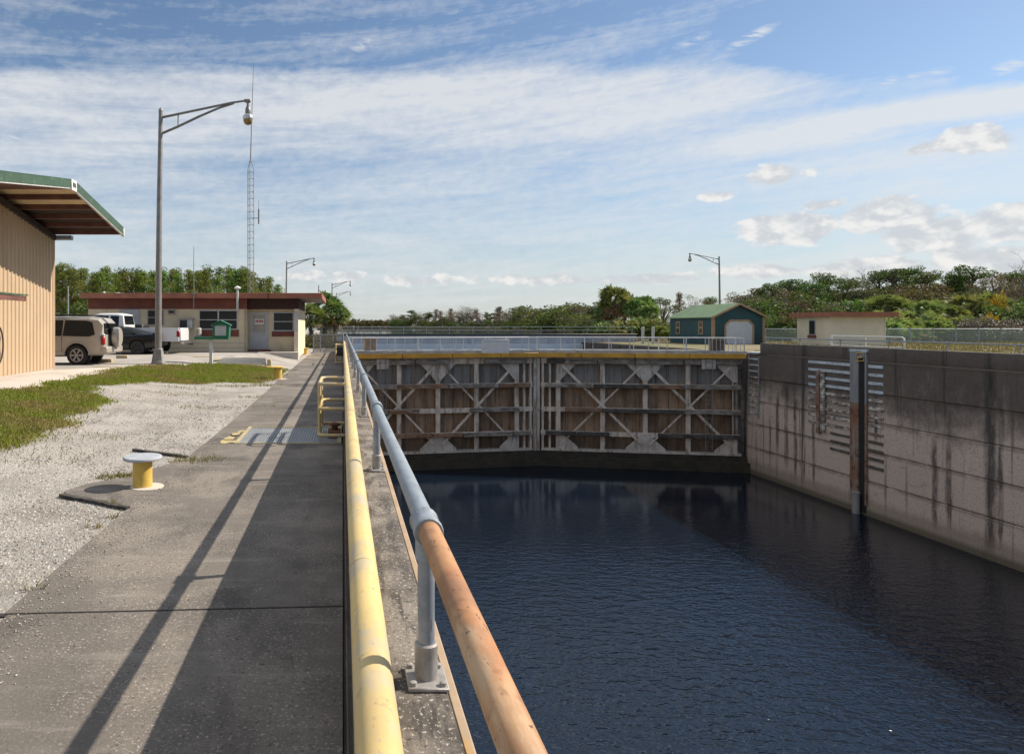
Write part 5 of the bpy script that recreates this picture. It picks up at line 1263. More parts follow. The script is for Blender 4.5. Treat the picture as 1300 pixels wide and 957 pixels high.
def pickup(loc):
    r = thing('pickup_truck', 'white pickup truck with open bed, parked in front of the office', 'truck', loc)
    w = .98
    def box2(mb, x0, x1, zb, zs):
        loft(mb, [(x1,[(w*.9,zb),(w,zb+.08),(w,(zb+zs)/2),(w,zs-.1),(w*.975,zs),(.0001,zs)]),(x0,[(w*.9,zb),(w,zb+.08),(w,(zb+zs)/2),(w,zs-.1),(w*.975,zs),(.0001,zs)])])
    mb = MB(); box2(mb, -5.7, -2.42, .48, 1.13)
    cab = mb.build('lower_cab', M['paint_white'], r)
    cut(cab, [(-4.75,.47,-1.2,-.6,.40),(-4.75,.47,.6,1.2,.40)])
    mb = MB()
    for s in (-1,1): mb.prism([(-2.4,.55),(.0,.58),(.0,1.17),(-.02,1.20),(-2.4,1.20)], lambda u, v, w_: (u, s*(w-w_), v), 0.0, .10)
    mb.box(-2.4,-2.3,-.87,.87,.6,1.19); mb.box(-2.299,-.001,-.879,.879,.60,.72)
    bed = mb.build('bed', M['paint_white'], r)
    bmesh_cut = [(-1.18,.47,-1.2,-.86,.40),(-1.18,.47,.86,1.2,.40)]
    cut(bed, bmesh_cut)
    MB().box(.002,.07,-.86,.86,.60,1.19,.015,1).build('tailgate', M['paint_white'], r)
    mb = MB()
    gh_ = lambda zt_, k: [(w*.965,1.12),(w*.955,1.18),(w*k,zt_-.06),(w*k*.9,zt_),(.0001,zt_+.02)]
    loft(mb, [(-2.42,gh_(1.30,.93)),(-2.50,gh_(1.82,.82)),(-2.75,gh_(1.87,.82)),(-3.5,gh_(1.87,.82)),(-3.75,gh_(1.80,.83)),(-4.45,gh_(1.25,.93))])
    mb.build('cab', M['paint_white'], r)
    yf = lambda u, v: w*.965-(v-1.12)/.7*w*.14
    sidepoly(r, 'side_window', M['carglass'], [(-2.66,1.24),(-2.66,1.74),(-3.02,1.76),(-3.04,1.22)], yf, .012)
    sidepoly(r, 'side_window', M['carglass'], [(-3.14,1.22),(-3.12,1.76),(-3.68,1.73),(-4.18,1.28),(-4.15,1.22)], yf, .012)
    MB().prism([(-.70,1.36),(.70,1.36),(.66,1.76),(-.66,1.76)], lambda u, v, w_: (-2.408-(v-1.30)*.154+w_, u, v), -.03, .012).build('rear_window', M['carglass'], r)
    for x in (-1.18,-4.75):
        wheel(r, x, -.83, .40, .26, 'alloy', 5, -1); wheel(r, x, .83, .40, .26, 'alloy', 5, 1)
        for s in (-1,1): MB().lathe([(.05,-.06),(.46,-.06),(.46,.06),(.05,.06)], (x, s*.62, .40), 20, 'y').build('wheel_arch', M['black'], r)
    mb = MB().box(.075,.24,-.95,.95,.46,.62,.03,2); mb.build('rear_bumper', M['chrome'], r)
    for s in (-1,1): MB().box(-.10,.035,s*.93-.06,s*.93+.062,.78,1.06,.015,1).build('tail_lamp', M['tail'], r)
    MB().path([(.2,0,.44),(.45,0,.42)], .03, 6).build('tow_bar', M['black'], r)
    MB().box(-2.0,-1.65,-.72,.5,.73,1.36,.03,1).build('tool_chest', M['black'], r)
    MB().box(-5.75,-5.6,-.95,.95,.45,.75,.04,2).build('front_bumper', M['chrome'], r)
    sidepoly(r, 'door_seam', M['black'], [(-3.08,.60),(-3.08,1.12),(-3.092,1.12),(-3.092,.60)], lambda u, v: w, .003)
    return r
def car_at(px, z, side): # x so that a point on the near side (y - side) at column px matches
    r = (px-PPX)/F; return z*(r*CT+ST), z*(CT-r*ST)
X_, T_ = car_at(109, 24.7, 0); suv((X_+.93, T_+.0, .40))
X_, T_ = car_at(178.5, 33.0, 0); coupe((X_+1.0, T_+.3, .40))
X_, T_ = car_at(231, 33.6, 0); pk = pickup((X_, T_+.3, .42)); pk.scale = (1.10, 1.0, 1.05)
# ================================================================ beyond the gate
# upstream barrier with a black cap and railing
M['barrier'] = PM('blue grey barrier face', (.38,.40,.44), (.31,.33,.37), .5, .7, how='world', layers=[((.18,.19,.21), (1.5,1.5,.4), .54, .7, .5)])
M['paleband'] = PM('pale blue band', (.66,.70,.74), (.58,.62,.66), .5, .6, how='world')
br = wthing('guard_barrier', 'long blue grey barrier with black cap across the water behind the lock gate', 'barrier', (14, 74, UZ))
bt0 = 74.0
bx1 = xt(808, bt0)[0]
x = XL-1.2; zc_ = pt(650, 424.4, bt0).z
while x < bx1-.1:
    x1 = min(x+2.9, bx1)
    MB().box(x+.015, x1-.015, bt0, bt0+.4, UZ-.25, zc_-.12).build('panel', M['barrier'], br); x = x1
MB().box(XL-1.2, xt(740, bt0-.6)[0], bt0-.6, bt0-.002, UZ-.3, pt(650, 437, bt0-.6).z).build('pale_band', M['paleband'], br)  # pale band set before the barrier along the waterline
MB().box(XL-1.3, bx1+.05, bt0-.12, bt0+.9, zc_-.118, zc_+.05, .02, 1).build('cap', M['black'], br)
for k in (.42, .80):
    MB().path([(XL-1.2,bt0+.75,zc_+k),(bx1,bt0+.75,zc_+k)], .028, 6).build('railing_bar', M['galv'], br)
n = 13
for i in range(n+1):
    x = XL-1.2+(bx1-XL+1.1)*i/n; MB().path([(x,bt0+.75,zc_+.04),(x,bt0+.75,zc_+.82)], .03, 6).build('railing_post', M['galv'], br)
# chain fence gate closing the left walkway
M['mesh'] = None
def meshmat(name, col, a):
    m, nt, b = newmat(name); b.inputs['Base Color'].default_value = col+(1,); b.inputs['Roughness'].default_value = .5; b.inputs['Metallic'].default_value = .4
    tr = nd(nt, 'ShaderNodeBsdfTransparent'); P = coords(nt, 'object')
    sx = nd(nt, 'ShaderNodeSeparateXYZ', None, {0: P})
    u = mth(nt, 'ADD', mth(nt, 'ADD', sx.outputs[0], sx.outputs[1]), sx.outputs[2]); v = mth(nt, 'SUBTRACT', mth(nt, 'ADD', sx.outputs[0], sx.outputs[1]), sx.outputs[2])
    def line(q): return mth(nt, 'LESS_THAN', mth(nt, 'FRACT', mth(nt, 'MULTIPLY', q, 1/.075)), a)
    f = mth(nt, 'MAXIMUM', line(u), line(v))
    mx = nd(nt, 'ShaderNodeMixShader', None, {0: f, 1: tr.outputs[0], 2: b.outputs[0]})
    nt.links.new(mx.outputs[0], nt.nodes['Material Output'].inputs[0]); return m
M['chain'] = meshmat('galvanised chain mesh', (.36,.36,.355), .22)
M['chaing'] = meshmat('green chain mesh', (.34,.40,.34), .26)
def fence(name, label, pts, h, mat, post='galv', cat='fence', rp=.035, postn=None):
    r = wthing(name, label, cat, (pts[0][0], pts[0][1], pts[0][2]))
    pts = [Vector(p) for p in pts]
    for a, b in zip(pts, pts[1:]):
        rawmesh('mesh_panel', [a+Vector((0,0,.03)), b+Vector((0,0,.03)), b+Vector((0,0,h)), a+Vector((0,0,h))], [(0,1,2,3)], mat, r)
        L_ = (b-a).length; n = max(1, round(L_/(postn or 2.6)))
        for i in range(n): 
            p = a.lerp(b, i/n); MB().path([p-Vector((0,0,.1)), p+Vector((0,0,h+.10))], rp, 8).build('post', M[post], r)
        MB().path([a+Vector((0,0,h)), b+Vector((0,0,h))], rp*.7, 6).build('top_rail', M[post], r)
    MB().path([pts[-1], pts[-1]+Vector((0,0,h+.1))], rp, 8).build('post', M[post], r)
    return r
ft = 45.6
fa = xt(398, ft)[0]
fence('fence_gate', 'chain mesh gate across the walkway beyond the office end', [(fa,ft,.05),(fa+.45,ft,.03),(0.0,ft,.02)], 1.15, M['chain'], cat='gate', postn=1.3)
fence('chain_fence', 'low chain fence running from the gate along the water behind the palms', [(.0,ft,.02),(.05,50,0),(.05,60,0)], 1.1, M['chain'], postn=2.5)
# long right fence before the trees
FT = 72.0
fx = [xt(p, FT)[0] for p in (968, 1012, 1127, 1300, 1420)]
fence('chain_fence', 'long green chain link fence before the trees on the far right bank', [(fx[0]+.3,FT,.0)]+[(x,FT,.0) for x in fx[1:]], 1.42, M['chaing'], rp=.055)
# small white posts by the end of the barrier
for i, (px, lab) in enumerate(((816,'short pale post by the barrier end, the nearer to the black cap'),(829,'short pale post by the barrier end, the nearer to the green shed'))):
    p = xt(px, 67)[0]; q = wthing('marker_post', lab, 'post', (p, 67, 0))
    MB().box(p-.11, p+.11, 66.9, 67.1, -.2, pt(px, 415, 67).z, .02, 1).build('post', M['offwhite'], q)
# ---------------------------------------------------------------- green shed
M['teal'] = PM('dark teal board', (.018,.072,.082), (.014,.055,.064), 1.2, .6, how='world', layers=[((.03,.10,.11), (6,6,.3), .55, .7, .5)])
M['shedtrim'] = PM('tan trim', (.42,.27,.15), (.36,.23,.13), 3, .6)
M['shedroof'] = PM('light green roof', (.17,.255,.12), (.14,.21,.10), 1.5, .55, how='world')
SX0, SX1, ST0, ST1 = 35.5, 40.5, 65.5, 74.0
sz0 = -.15
SE, SR = EYE+.83, EYE+2.05
sh = wthing('shed', 'dark teal shed with light green roof and white roller door on the right bank', 'shed', ((SX0+SX1)/2, (ST0+ST1)/2, 0))
xm = (SX0+SX1)/2
mb = MB().prism([(SX0,sz0),(SX1,sz0),(SX1,SE),(xm,SR-.05),(SX0,SE)], lambda u, v, w: (u, w, v), ST0, ST1); mb.build('walls', M['teal'], sh)
mb = MB()
for (a, b) in ((SX0-.25, xm), (xm, SX1+.25)):
    za = SE-.25*(SR-SE)/(xm-SX0); zl, zr = (za, SR) if a < xm-.1 else (SR, za)
    mb = MB().hexa and MB()
    mb.hexa([(a,ST0-.25,zl),(b,ST0-.25,zr),(b,ST1+.25,zr),(a,ST1+.25,zl),(a,ST0-.25,zl+.09),(b,ST0-.25,zr+.09),(b,ST1+.25,zr+.09),(a,ST1+.25,zl+.09)]); mb.build('roof_slope', M['shedroof'], sh)
    mb = MB(); mb.hexa([(a,ST0-.29,zl-.10),(b,ST0-.29,zr-.10),(b,ST0-.252,zr-.10),(a,ST0-.252,zl-.10),(a,ST0-.29,zl+.10),(b,ST0-.29,zr+.10),(b,ST0-.252,zr+.10),(a,ST0-.252,zl+.10)]); mb.build('rake_board', M['shedtrim'], sh)
mb = MB()
for x in (SX0, SX1-.22):
    mb = MB(); mb.box(x, x+.22, ST0-.03, ST0-.002, sz0, SE-.02)
    if x == SX0: mb.box(SX0-.03, SX0, ST0-.03, ST0+.2, sz0, SE-.021)
    mb.build('corner_board', M['shedtrim'], sh)
dx0, dx1, dz = xt(920.5, ST0)[0], xt(956, ST0)[0], EYE+.47
ch = .45; dp = [(dx0,sz0),(dx0,dz-ch),(dx0+ch,dz),(dx1-ch,dz),(dx1,dz-ch),(dx1,sz0)]
M['roller'] = PM('white roller door', (.60,.62,.65), (.55,.57,.60), 3, .5, how='world')
d_ = MB(); d_.prism(dp, lambda u, v, w: (u, w, v), ST0-.02, ST0-.004); d_ = d_.build('roller_door', M['roller'], sh)
mb = MB(); z = sz0+.2
while z < dz-.2: mb.box(dx0+.03, dx1-.03, ST0-.028, ST0-.0205, z, z+.03); z += .32
mb.build('door_ribs', M['roller'], d_)
mb = MB()
for a, b in zip(dp, dp[1:]): mb.beam((a[0],ST0-.04,a[1]), (b[0],ST0-.04,b[1]), .17, .05, up=(0,1,0))
mb.build('door_trim', M['shedtrim'], sh)
for px in (861, 890):
    p = px_on_x(px, 416, SX0); 
    w_ = MB().box(SX0-.05, SX0-.003, p.y-.42, p.y+.42, p.z-.65, p.z+.65).build('window', M['shedtrim'], sh)
    MB().box(SX0-.056, SX0-.051, p.y-.28, p.y+.28, p.z+.08, p.z+.55).build('pane', M['glass'], w_)
    MB().box(SX0-.056, SX0-.0512, p.y-.28, p.y+.28, p.z-.55, p.z-.06).build('pane', M['glass'], w_)
MB().box(SX0-.35, SX1+.4, ST0-1.2, ST1+.3, -.3, -.02).build('slab', M['pave'], sh)
# ---------------------------------------------------------------- tan hut
TX0, TX1, TT0, TT1 = 42.8, 47.7, 60.0, 64.3
th = wthing('control_hut', 'small cream flat roofed hut with red brown roof edge on the right wall', 'hut', (45, 62, 0))
zt2 = EYE+.78
MB().box(TX0, TX1, TT0, TT1, -.2, zt2).build('walls', M['cream2'], th)
MB().box(TX0-.42, TX1+.75, TT0-.45, TT1+.5, zt2+.002, zt2+.34).build('roof', M['roofing'], th)
mb = MB(); mb.box(TX0-.46, TX1+.79, TT0-.49, TT0-.453, zt2-.02, zt2+.38); mb.box(TX0-.46, TX0-.423, TT0-.452, TT1+.5, zt2-.02, zt2+.38); mb.build('roof_edge', M['rooftrim'], th)
p = px_on_x(1031.5, 415, TX0)
w_ = MB().box(TX0-.05, TX0-.003, p.y-.42, p.y+.42, p.z-.72, p.z+.62).build('window', M['alu'], th)
MB().box(TX0-.056, TX0-.051, p.y-.36, p.y+.36, p.z-.66, p.z+.56).build('pane', M['glass'], w_)
MB().box(TX0-.12, TX0-.003, p.y-.5, p.y+.5, p.z-1.05, p.z-.74).build('sill', M['brown'], w_)
mb = MB()
for a in (TX0+.02, TX1-.02): mb.box(a-.05, a+.05, TT0-.03, TT0-.002, -.2, zt2)
mb.build('corner_trim', M['cream2'], th)

# ================================================================ vegetation
def cross3(d):
    a = d.orthogonal().normalized(); return a, d.cross(a).normalized()
def add_leaves(V, Fc, rng, c, n, rx, rz_, size, asp=.5, up=0.0):
    for _ in range(n):
        while True:
            q = Vector((rng.uniform(-1,1), rng.uniform(-1,1), rng.uniform(-1,1)))
            if q.length < 1: break
        q = q*(q.length**-.35 if q.length > .05 else 1)
        p = c+Vector((q.x*rx, q.y*rx, q.z*rz_))
        d = Vector((rng.gauss(0,1), rng.gauss(0,1), rng.gauss(0,1)+up)).normalized(); a, _b = cross3(d)
        th_ = rng.uniform(0, 6.28); a = (a*math.cos(th_)+_b*math.sin(th_)); s = size*rng.uniform(.6,1.35)
        i = len(V); V += [p-d*s*.5, p+a*s*asp*.5+d*s*.05, p+d*s*.5, p-a*s*asp*.5+d*s*.05]; Fc.append((i,i+1,i+2,i+3))
M['bark'] = PM('pine bark', (.16,.11,.08), (.09,.065,.05), 3, .95)
M['barkg'] = PM('grey bark', (.20,.18,.16), (.12,.105,.095), 3, .95)
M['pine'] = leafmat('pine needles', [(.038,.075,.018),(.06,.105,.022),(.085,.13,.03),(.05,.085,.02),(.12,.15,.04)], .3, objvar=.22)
M['pinelit'] = leafmat('sunlit pine needles', [(.06,.11,.02),(.11,.16,.026),(.19,.225,.04),(.075,.12,.02),(.27,.28,.06)], .35, objvar=.25)  # brighter copy of the pine needles, sunlight put into its colour
M['oak'] = leafmat('dull oak leaves', [(.05,.06,.022),(.08,.085,.032),(.11,.105,.045),(.065,.07,.028),(.14,.12,.06)], .3, objvar=.25)
M['brownleaf'] = leafmat('brown winter twigs', [(.11,.075,.05),(.15,.105,.07),(.09,.07,.045),(.18,.135,.10),(.10,.095,.045)], .25, objvar=.22)
M['bushg'] = leafmat('green shrub leaves', [(.045,.075,.018),(.075,.11,.025),(.11,.14,.03),(.06,.085,.02),(.15,.17,.05)], .35, objvar=.22)
M['vine'] = leafmat('bare vine twigs', [(.13,.10,.085),(.18,.145,.12),(.10,.08,.065),(.21,.17,.14)], .1, objvar=.15)
M['flower'] = leafmat('orange leaves', [(.45,.22,.02),(.50,.30,.03),(.18,.17,.03),(.40,.17,.02)], .3)
M['frond'] = leafmat('palm fronds', [(.085,.13,.04),(.13,.18,.055),(.19,.225,.08),(.105,.15,.045),(.30,.31,.16)], .32, rough=.6, objvar=.18, spec=.2)
M['frondb'] = leafmat('palmetto fronds', [(.08,.13,.035),(.15,.20,.06),(.25,.28,.11),(.10,.15,.04),(.42,.42,.24)], .3, rough=.6, objvar=.18, spec=.2)
M['deadfrond'] = leafmat('dead fronds', [(.22,.14,.07),(.30,.20,.10),(.16,.10,.05),(.36,.27,.15)], .25, objvar=.1)
PROTO = {}
def proto(kind, seed, H=10.0):
    rng = random.Random(seed*77+hash_(kind)); V, Fc = [], []; tb = MB(); mat = None; bark = 'bark'
    if kind in ('pine', 'pinelit'):
        bend = rng.uniform(-.4,.4); pts = [Vector((bend*(h*h), .2*bend*h, h*H)) for h in (0,.25,.5,.75,.98)]
        tb.path(pts, [.17,.15,.12,.08,.02], 8)
        def at(h): return Vector((bend*h*h, .2*bend*h, h*H))
        n = rng.randint(40, 52); hb = rng.uniform(.22,.42)
        for i in range(n):
            h = hb+(1-hb)*(i+.5)/n; k = (h-hb)/(1-hb)
            rad = H*(.14+.05*rng.random())*(1-k)**.8*rng.uniform(.25,1.35)+.08
            a = rng.uniform(0, 6.28); c = at(h)+Vector((math.cos(a)*rad, math.sin(a)*rad, rng.uniform(-.1,.35)))
            tb.path([at(max(.1,h-.05)), (at(h)+c)/2, c], [.05,.035,.012], 5)
            add_leaves(V, Fc, rng, c, rng.randint(38,62), rng.uniform(.32,.66)*H/10, rng.uniform(.25,.5)*H/10, .30*H/10, .26, .9)
        mat = M[kind]
    elif kind in ('oak', 'brown', 'bush', 'cypress', 'tallpine'):
        bark = 'barkg'
        if kind == 'cypress':
            tb.path([Vector((0,0,0)),Vector((.05,0,H*.5)),Vector((0,.05,H*.97))], [.2,.13,.02], 7)
            for i in range(38):
                h = .12+.86*i/38; rad = H*.17*(1-h)**.6*rng.uniform(.3,1.1); a = rng.uniform(0,6.28)
                c = Vector((math.cos(a)*rad, math.sin(a)*rad, h*H)); tb.path([Vector((0,0,h*H*.95)), c], [.04,.012], 4)
                add_leaves(V, Fc, rng, c, 62, .62*H/10, .6*H/10, .30*H/10, .4)
        elif kind == 'bush':
            for i in range(30):
                a = rng.uniform(0,6.28); rad = H*.62*math.sqrt(rng.random()); zc = H*.72*(1-(rad/(H*.75))**2)*rng.uniform(.35,1.1)
                c = Vector((math.cos(a)*rad, math.sin(a)*rad, max(.15*H, zc))); tb.path([Vector((c.x*.15,c.y*.15,-.1)), c*.6, c], [.06,.04,.015], 5)
                add_leaves(V, Fc, rng, c, 110, .2*H, .17*H, .065*H, .5)
        elif kind == 'tallpine':
            bark = 'bark'; bend = rng.uniform(-.9,.9)
            def at(h): return Vector((bend*h*h, .3*bend*h, h*H))
            tb.path([at(h) for h in (0,.3,.6,.85,.97)], [.2,.17,.13,.09,.03], 8)
            for i in range(rng.randint(26,34)):
                h = rng.uniform(.58,.97); rad = H*.21*math.sqrt(max(.05,1-((h-.74)/.30)**2))*rng.uniform(.3,1.1); a = rng.uniform(0,6.28)
                c = at(h)+Vector((math.cos(a)*rad, math.sin(a)*rad, rng.uniform(0,.5))); tb.path([at(h-.08), (at(h)+c)/2+Vector((0,0,-.1)), c], [.07,.045,.015], 5)
                add_leaves(V, Fc, rng, c, 120, rng.uniform(.7,1.15)*H/10, rng.uniform(.36,.55)*H/10, .30*H/10, .36, .8)
        else:
            tb.path([Vector((0,0,0)),Vector((.1,0,H*.2)),Vector((.15,.1,H*.42))], [.26,.22,.16], 8); b0 = Vector((.12,.05,H*.3))
            for i in range(34):
                a = rng.uniform(0,6.28); e = rng.uniform(.05,1.45); rr = H*.48*rng.uniform(.6,1.05)
                c = b0+Vector((math.cos(a)*math.cos(e)*rr*.95, math.sin(a)*math.cos(e)*rr*.95, math.sin(e)*rr*1.28)); c.z = max(c.z, H*.16)
                tb.path([b0, (b0+c)/2+Vector((0,0,.2)), c], [.10,.06,.015], 5)
                add_leaves(V, Fc, rng, c, 85 if kind == 'oak' else 70, rng.uniform(.75,1.15)*H/10, rng.uniform(.55,.8)*H/10, .30*H/10 if kind == 'oak' else .26*H/10, .5 if kind == 'oak' else .3)
        mat = {'oak': M['oak'], 'brown': M['brownleaf'], 'cypress': M['brownleaf'], 'bush': M['bushg'], 'tallpine': M['pine']}[kind]
    elif kind == 'bare':
        bark = 'barkg'
        def grow(p, d, L_, r, k):
            q = p+d*L_; tb.path([p, (p+q)/2+Vector((rng.gauss(0,.05),rng.gauss(0,.05),0))*L_, q], [r, r*.8, r*.6], 5 if k > 1 else 3)
            if k == 0: return
            for _ in range(rng.randint(2,4)):
                nd_ = (d+Vector((rng.gauss(0,.5),rng.gauss(0,.5),rng.gauss(.12,.3)))).normalized(); grow(q, nd_, L_*rng.uniform(.55,.85), r*.58, k-1)
        grow(Vector((0,0,0)), Vector((.03,0,1)), H*.33, .14, 5); V, Fc = None, None
    PROTO[(kind, seed)] = (tb, V, Fc, mat, bark)
    me_t = None
    me = bpy.data.meshes.new('trunk'); bmesh.ops.recalc_face_normals(tb.bm, faces=tb.bm.faces); tb.bm.to_mesh(me); tb.bm.free(); me.materials.append(M[bark])
    mc = None
    if V:
        mc = bpy.data.meshes.new('crown'); mc.from_pydata([tuple(v) for v in V], [], Fc); mc.update(); mc.materials.append(mat)
    return me, mc
def hash_(s): return sum((i+1)*ord(c) for i, c in enumerate(s))
PM_ = {}
def fan(V, Fc, rng, base, d, pet, rad, k=13, droop=.35):
    d = d.normalized(); side = d.cross(Vector((0,0,1)))
    side = side.normalized() if side.length > .05 else Vector((1,0,0)); up = side.cross(d).normalized()
    roll = rng.uniform(-1.3,1.3); side = (side*math.cos(roll)+up*math.sin(roll)).normalized(); up = side.cross(d).normalized()
    hub = base+d*pet; i = len(V); w = .018
    V += [base-side*w, base+side*w, hub+side*w, hub-side*w]; Fc.append((i,i+1,i+2,i+3))
    for j in range(k):
        a = (-1+2*j/(k-1))*1.75; b = d*math.cos(a)+side*math.sin(a)+up*(.18+.15*math.cos(a)); b.normalize()
        L_ = rad*(.72+.28*math.cos(a*.75))*rng.uniform(.85,1.1); m_ = hub+b*L_*.55; t_ = hub+b*L_+Vector((0,0,-droop*L_*rng.uniform(.5,1.3)))
        wv = b.cross(up).normalized()*rad*.075
        i = len(V); V += [hub, m_+wv, t_, m_-wv]; Fc.append((i,i+1,i+2,i+3))
def palm_proto(seed, H=4.0, nf=40, R_=1.12, pet=1.1, dead=12, stem=True):
    rng = random.Random(seed); V, Fc, D, Df = [], [], [], []; tb = MB()
    top = Vector((rng.uniform(-.15,.15), rng.uniform(-.15,.15), H))
    if stem:
        pts = [Vector((0,0,-.1)), top*.3, top*.6, top*.85, top]; tb.path(pts, [.22,.19,.18,.22,.16], 10)
        for i in range(60):
            a = rng.uniform(0,6.28); h = rng.uniform(.35,.98); p = top*h+Vector((math.cos(a),math.sin(a),0))*.17; tb.beam(p, p+Vector((math.cos(a)*.14,math.sin(a)*.14,.25)), .07, .03)
    for i in range(nf):
        a = i*2.39996+rng.uniform(-.3,.3); e = math.asin(max(-.45, min(.98, 1-1.55*(i+.5)/nf)))+rng.uniform(-.12,.12)
        d = Vector((math.cos(a)*math.cos(e), math.sin(a)*math.cos(e), math.sin(e))); fan(V, Fc, rng, top, d, pet*rng.uniform(.75,1.1), R_*rng.uniform(.85,1.1), 15, .30)
    for i in range(dead):
        a = rng.uniform(0,6.28); e = rng.uniform(-1.35,-.55); d = Vector((math.cos(a)*math.cos(e), math.sin(a)*math.cos(e), math.sin(e))); fan(D, Df, rng, top-Vector((0,0,.1)), d, pet*.8, R_*.8, 9, .5)
    res = []
    if stem:
        me = bpy.data.meshes.new('trunk'); tb.bm.to_mesh(me); me.materials.append(M['barkg']); res.append(('trunk', me))
    tb.bm.free()
    mc = bpy.data.meshes.new('fronds'); mc.from_pydata([tuple(v) for v in V], [], Fc); mc.update(); mc.materials.append(M['frond'] if stem else M['frondb']); res.append(('crown' if stem else 'fronds', mc))
    if D:
        md = bpy.data.meshes.new('dead_fronds'); md.from_pydata([tuple(v) for v in D], [], Df); md.update(); md.materials.append(M['deadfrond']); res.append(('dead_fronds', md))
    return res
def mound_proto(seed):
    rng = random.Random(seed+500); V, Fc, D, Df = [], [], [], []
    for i in range(120):
        a = rng.uniform(0, 6.28); q = math.sqrt(rng.random()); b = Vector((math.cos(a)*q*1.5, math.sin(a)*q*1.5, (2.3-1.5*q*q)*rng.uniform(.25,1.0)))
        e = rng.uniform(.0,1.3)*(1-.4*q); a2 = a+rng.uniform(-1.1,1.1)
        fan(V, Fc, rng, b, Vector((math.cos(a2)*math.cos(e), math.sin(a2)*math.cos(e), math.sin(e))), rng.uniform(.3,.6), rng.uniform(.45,.7), 13, .25)
    for i in range(14):
        a = rng.uniform(0, 6.28); b = Vector((math.cos(a)*1.4, math.sin(a)*1.4, rng.uniform(.2,.9))); fan(D, Df, rng, b, Vector((math.cos(a), math.sin(a), -.5)), .4, .5, 9, .5)
    res = []
    for nm, v, f, m in (('fronds', V, Fc, 'frondb'), ('dead_fronds', D, Df, 'deadfrond')):
        me = bpy.data.meshes.new(nm); me.from_pydata([tuple(p) for p in v], [], f); me.update(); me.materials.append(M[m]); res.append((nm, me))
    return res
TREEN = {'pine': 'pine_tree', 'pinelit': 'pine_tree', 'tallpine': 'pine_tree', 'oak': 'oak_tree', 'brown': 'bare_brown_tree', 'cypress': 'cypress_tree', 'bush': 'shrub', 'bare': 'bare_tree', 'palm': 'palm_tree', 'palmetto': 'palmetto'}
TREEC = {'pine_tree': 'tree', 'oak_tree': 'tree', 'bare_brown_tree': 'tree', 'cypress_tree': 'tree', 'shrub': 'shrub', 'bare_tree': 'tree', 'palm_tree': 'palm tree', 'palmetto': 'palmetto'}
def get_proto(kind, seed):
    if (kind, seed) not in PM_:
        if kind == 'palm': PM_[(kind, seed)] = palm_proto(seed)
        elif kind == 'palmetto': PM_[(kind, seed)] = mound_proto(seed)
        else:
            a, b = proto(kind, seed, 1.0*10); PM_[(kind, seed)] = [('trunk', a)]+([('crown', b)] if b else [])
    return PM_[(kind, seed)]
PH = {'palm': 5.7, 'palmetto': 3.0, 'bush': 8.6, 'oak': 9.2, 'brown': 9.2, 'bare': 9.5}
def tree(kind, seed, x, y, z, h, label, group, rz_, wide=1.0, mat=None):
    nm = TREEN[kind]; r = thing(nm, label, TREEC[nm], (x, y, z), rz_, group)
    s = h/PH.get(kind, 10.0); r.scale = (s*wide, s*wide, s)
    for pn, me in get_proto(kind, seed):
        o = bpy.data.objects.new(pn, me); COL.objects.link(o); o.parent = r
        if mat and pn in ('crown',):
            o.material_slots[0].link = 'OBJECT'; o.material_slots[0].material = M[mat]
    return r
ORD = ['first','second','third','fourth','fifth','sixth','seventh','eighth','ninth','tenth','eleventh','twelfth','thirteenth','fourteenth','fifteenth','sixteenth','seventeenth','eighteenth','nineteenth','twentieth','twenty-first','twenty-second','twenty-third','twenty-fourth','twenty-fifth','twenty-sixth','twenty-seventh','twenty-eighth','twenty-ninth','thirtieth']
for _t, _d in (('thirty','thirtieth'),('forty','fortieth'),('fifty','fiftieth'),('sixty','sixtieth')):
    if _t != 'thirty': ORD.append(_d)
    ORD += [_t+'-'+a for a in ('first','second','third','fourth','fifth','sixth','seventh','eighth','ninth')]
rt = random.Random(17)
def tree_px(kind, seed, px, top_py, z, label, group, wide=1.0, base=0.0, rz_=None, mat=None):
    p = pz(px, top_py, z); return tree(kind, seed, p.x, p.y, base, max(.5, p.z-base), label, group, rt.uniform(0, 6.28) if rz_ is None else rz_, wide, mat)
# left pines: a front row and a rear row behind the office
pxs = [58,69,80,92,103,114,126,137,147,159,170,181,193,206,218,229,240,252,263,275,287,298,309,320,332,343,353]
tops = [341,338,342,345,343,347,344,341,350,345,352,349,347,349,343,347,345,349,343,347,345,346,348,346,351,355,362]
for i, (p, t_) in enumerate(zip(pxs, tops)):
    yel = i == 7
    lab = ('pine with yellowed crown in the row behind the office roof' if yel else 'green pine in the front row behind the office, %s from the warehouse' % ORD[i])
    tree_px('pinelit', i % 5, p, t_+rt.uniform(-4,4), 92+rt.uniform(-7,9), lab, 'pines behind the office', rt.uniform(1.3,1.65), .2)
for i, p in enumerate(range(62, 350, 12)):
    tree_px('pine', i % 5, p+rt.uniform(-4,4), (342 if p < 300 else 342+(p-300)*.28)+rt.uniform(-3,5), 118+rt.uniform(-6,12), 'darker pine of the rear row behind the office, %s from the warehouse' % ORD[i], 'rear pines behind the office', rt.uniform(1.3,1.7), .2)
for i, p in enumerate((72,90,108,128,150)):
    tree_px('bush', i % 3, p, 388+rt.uniform(-8,6), 84+rt.uniform(0,5), 'low shrub at the foot of the pines, %s from the warehouse' % ORD[i], 'shrubs under the pines', 1.2, .2)
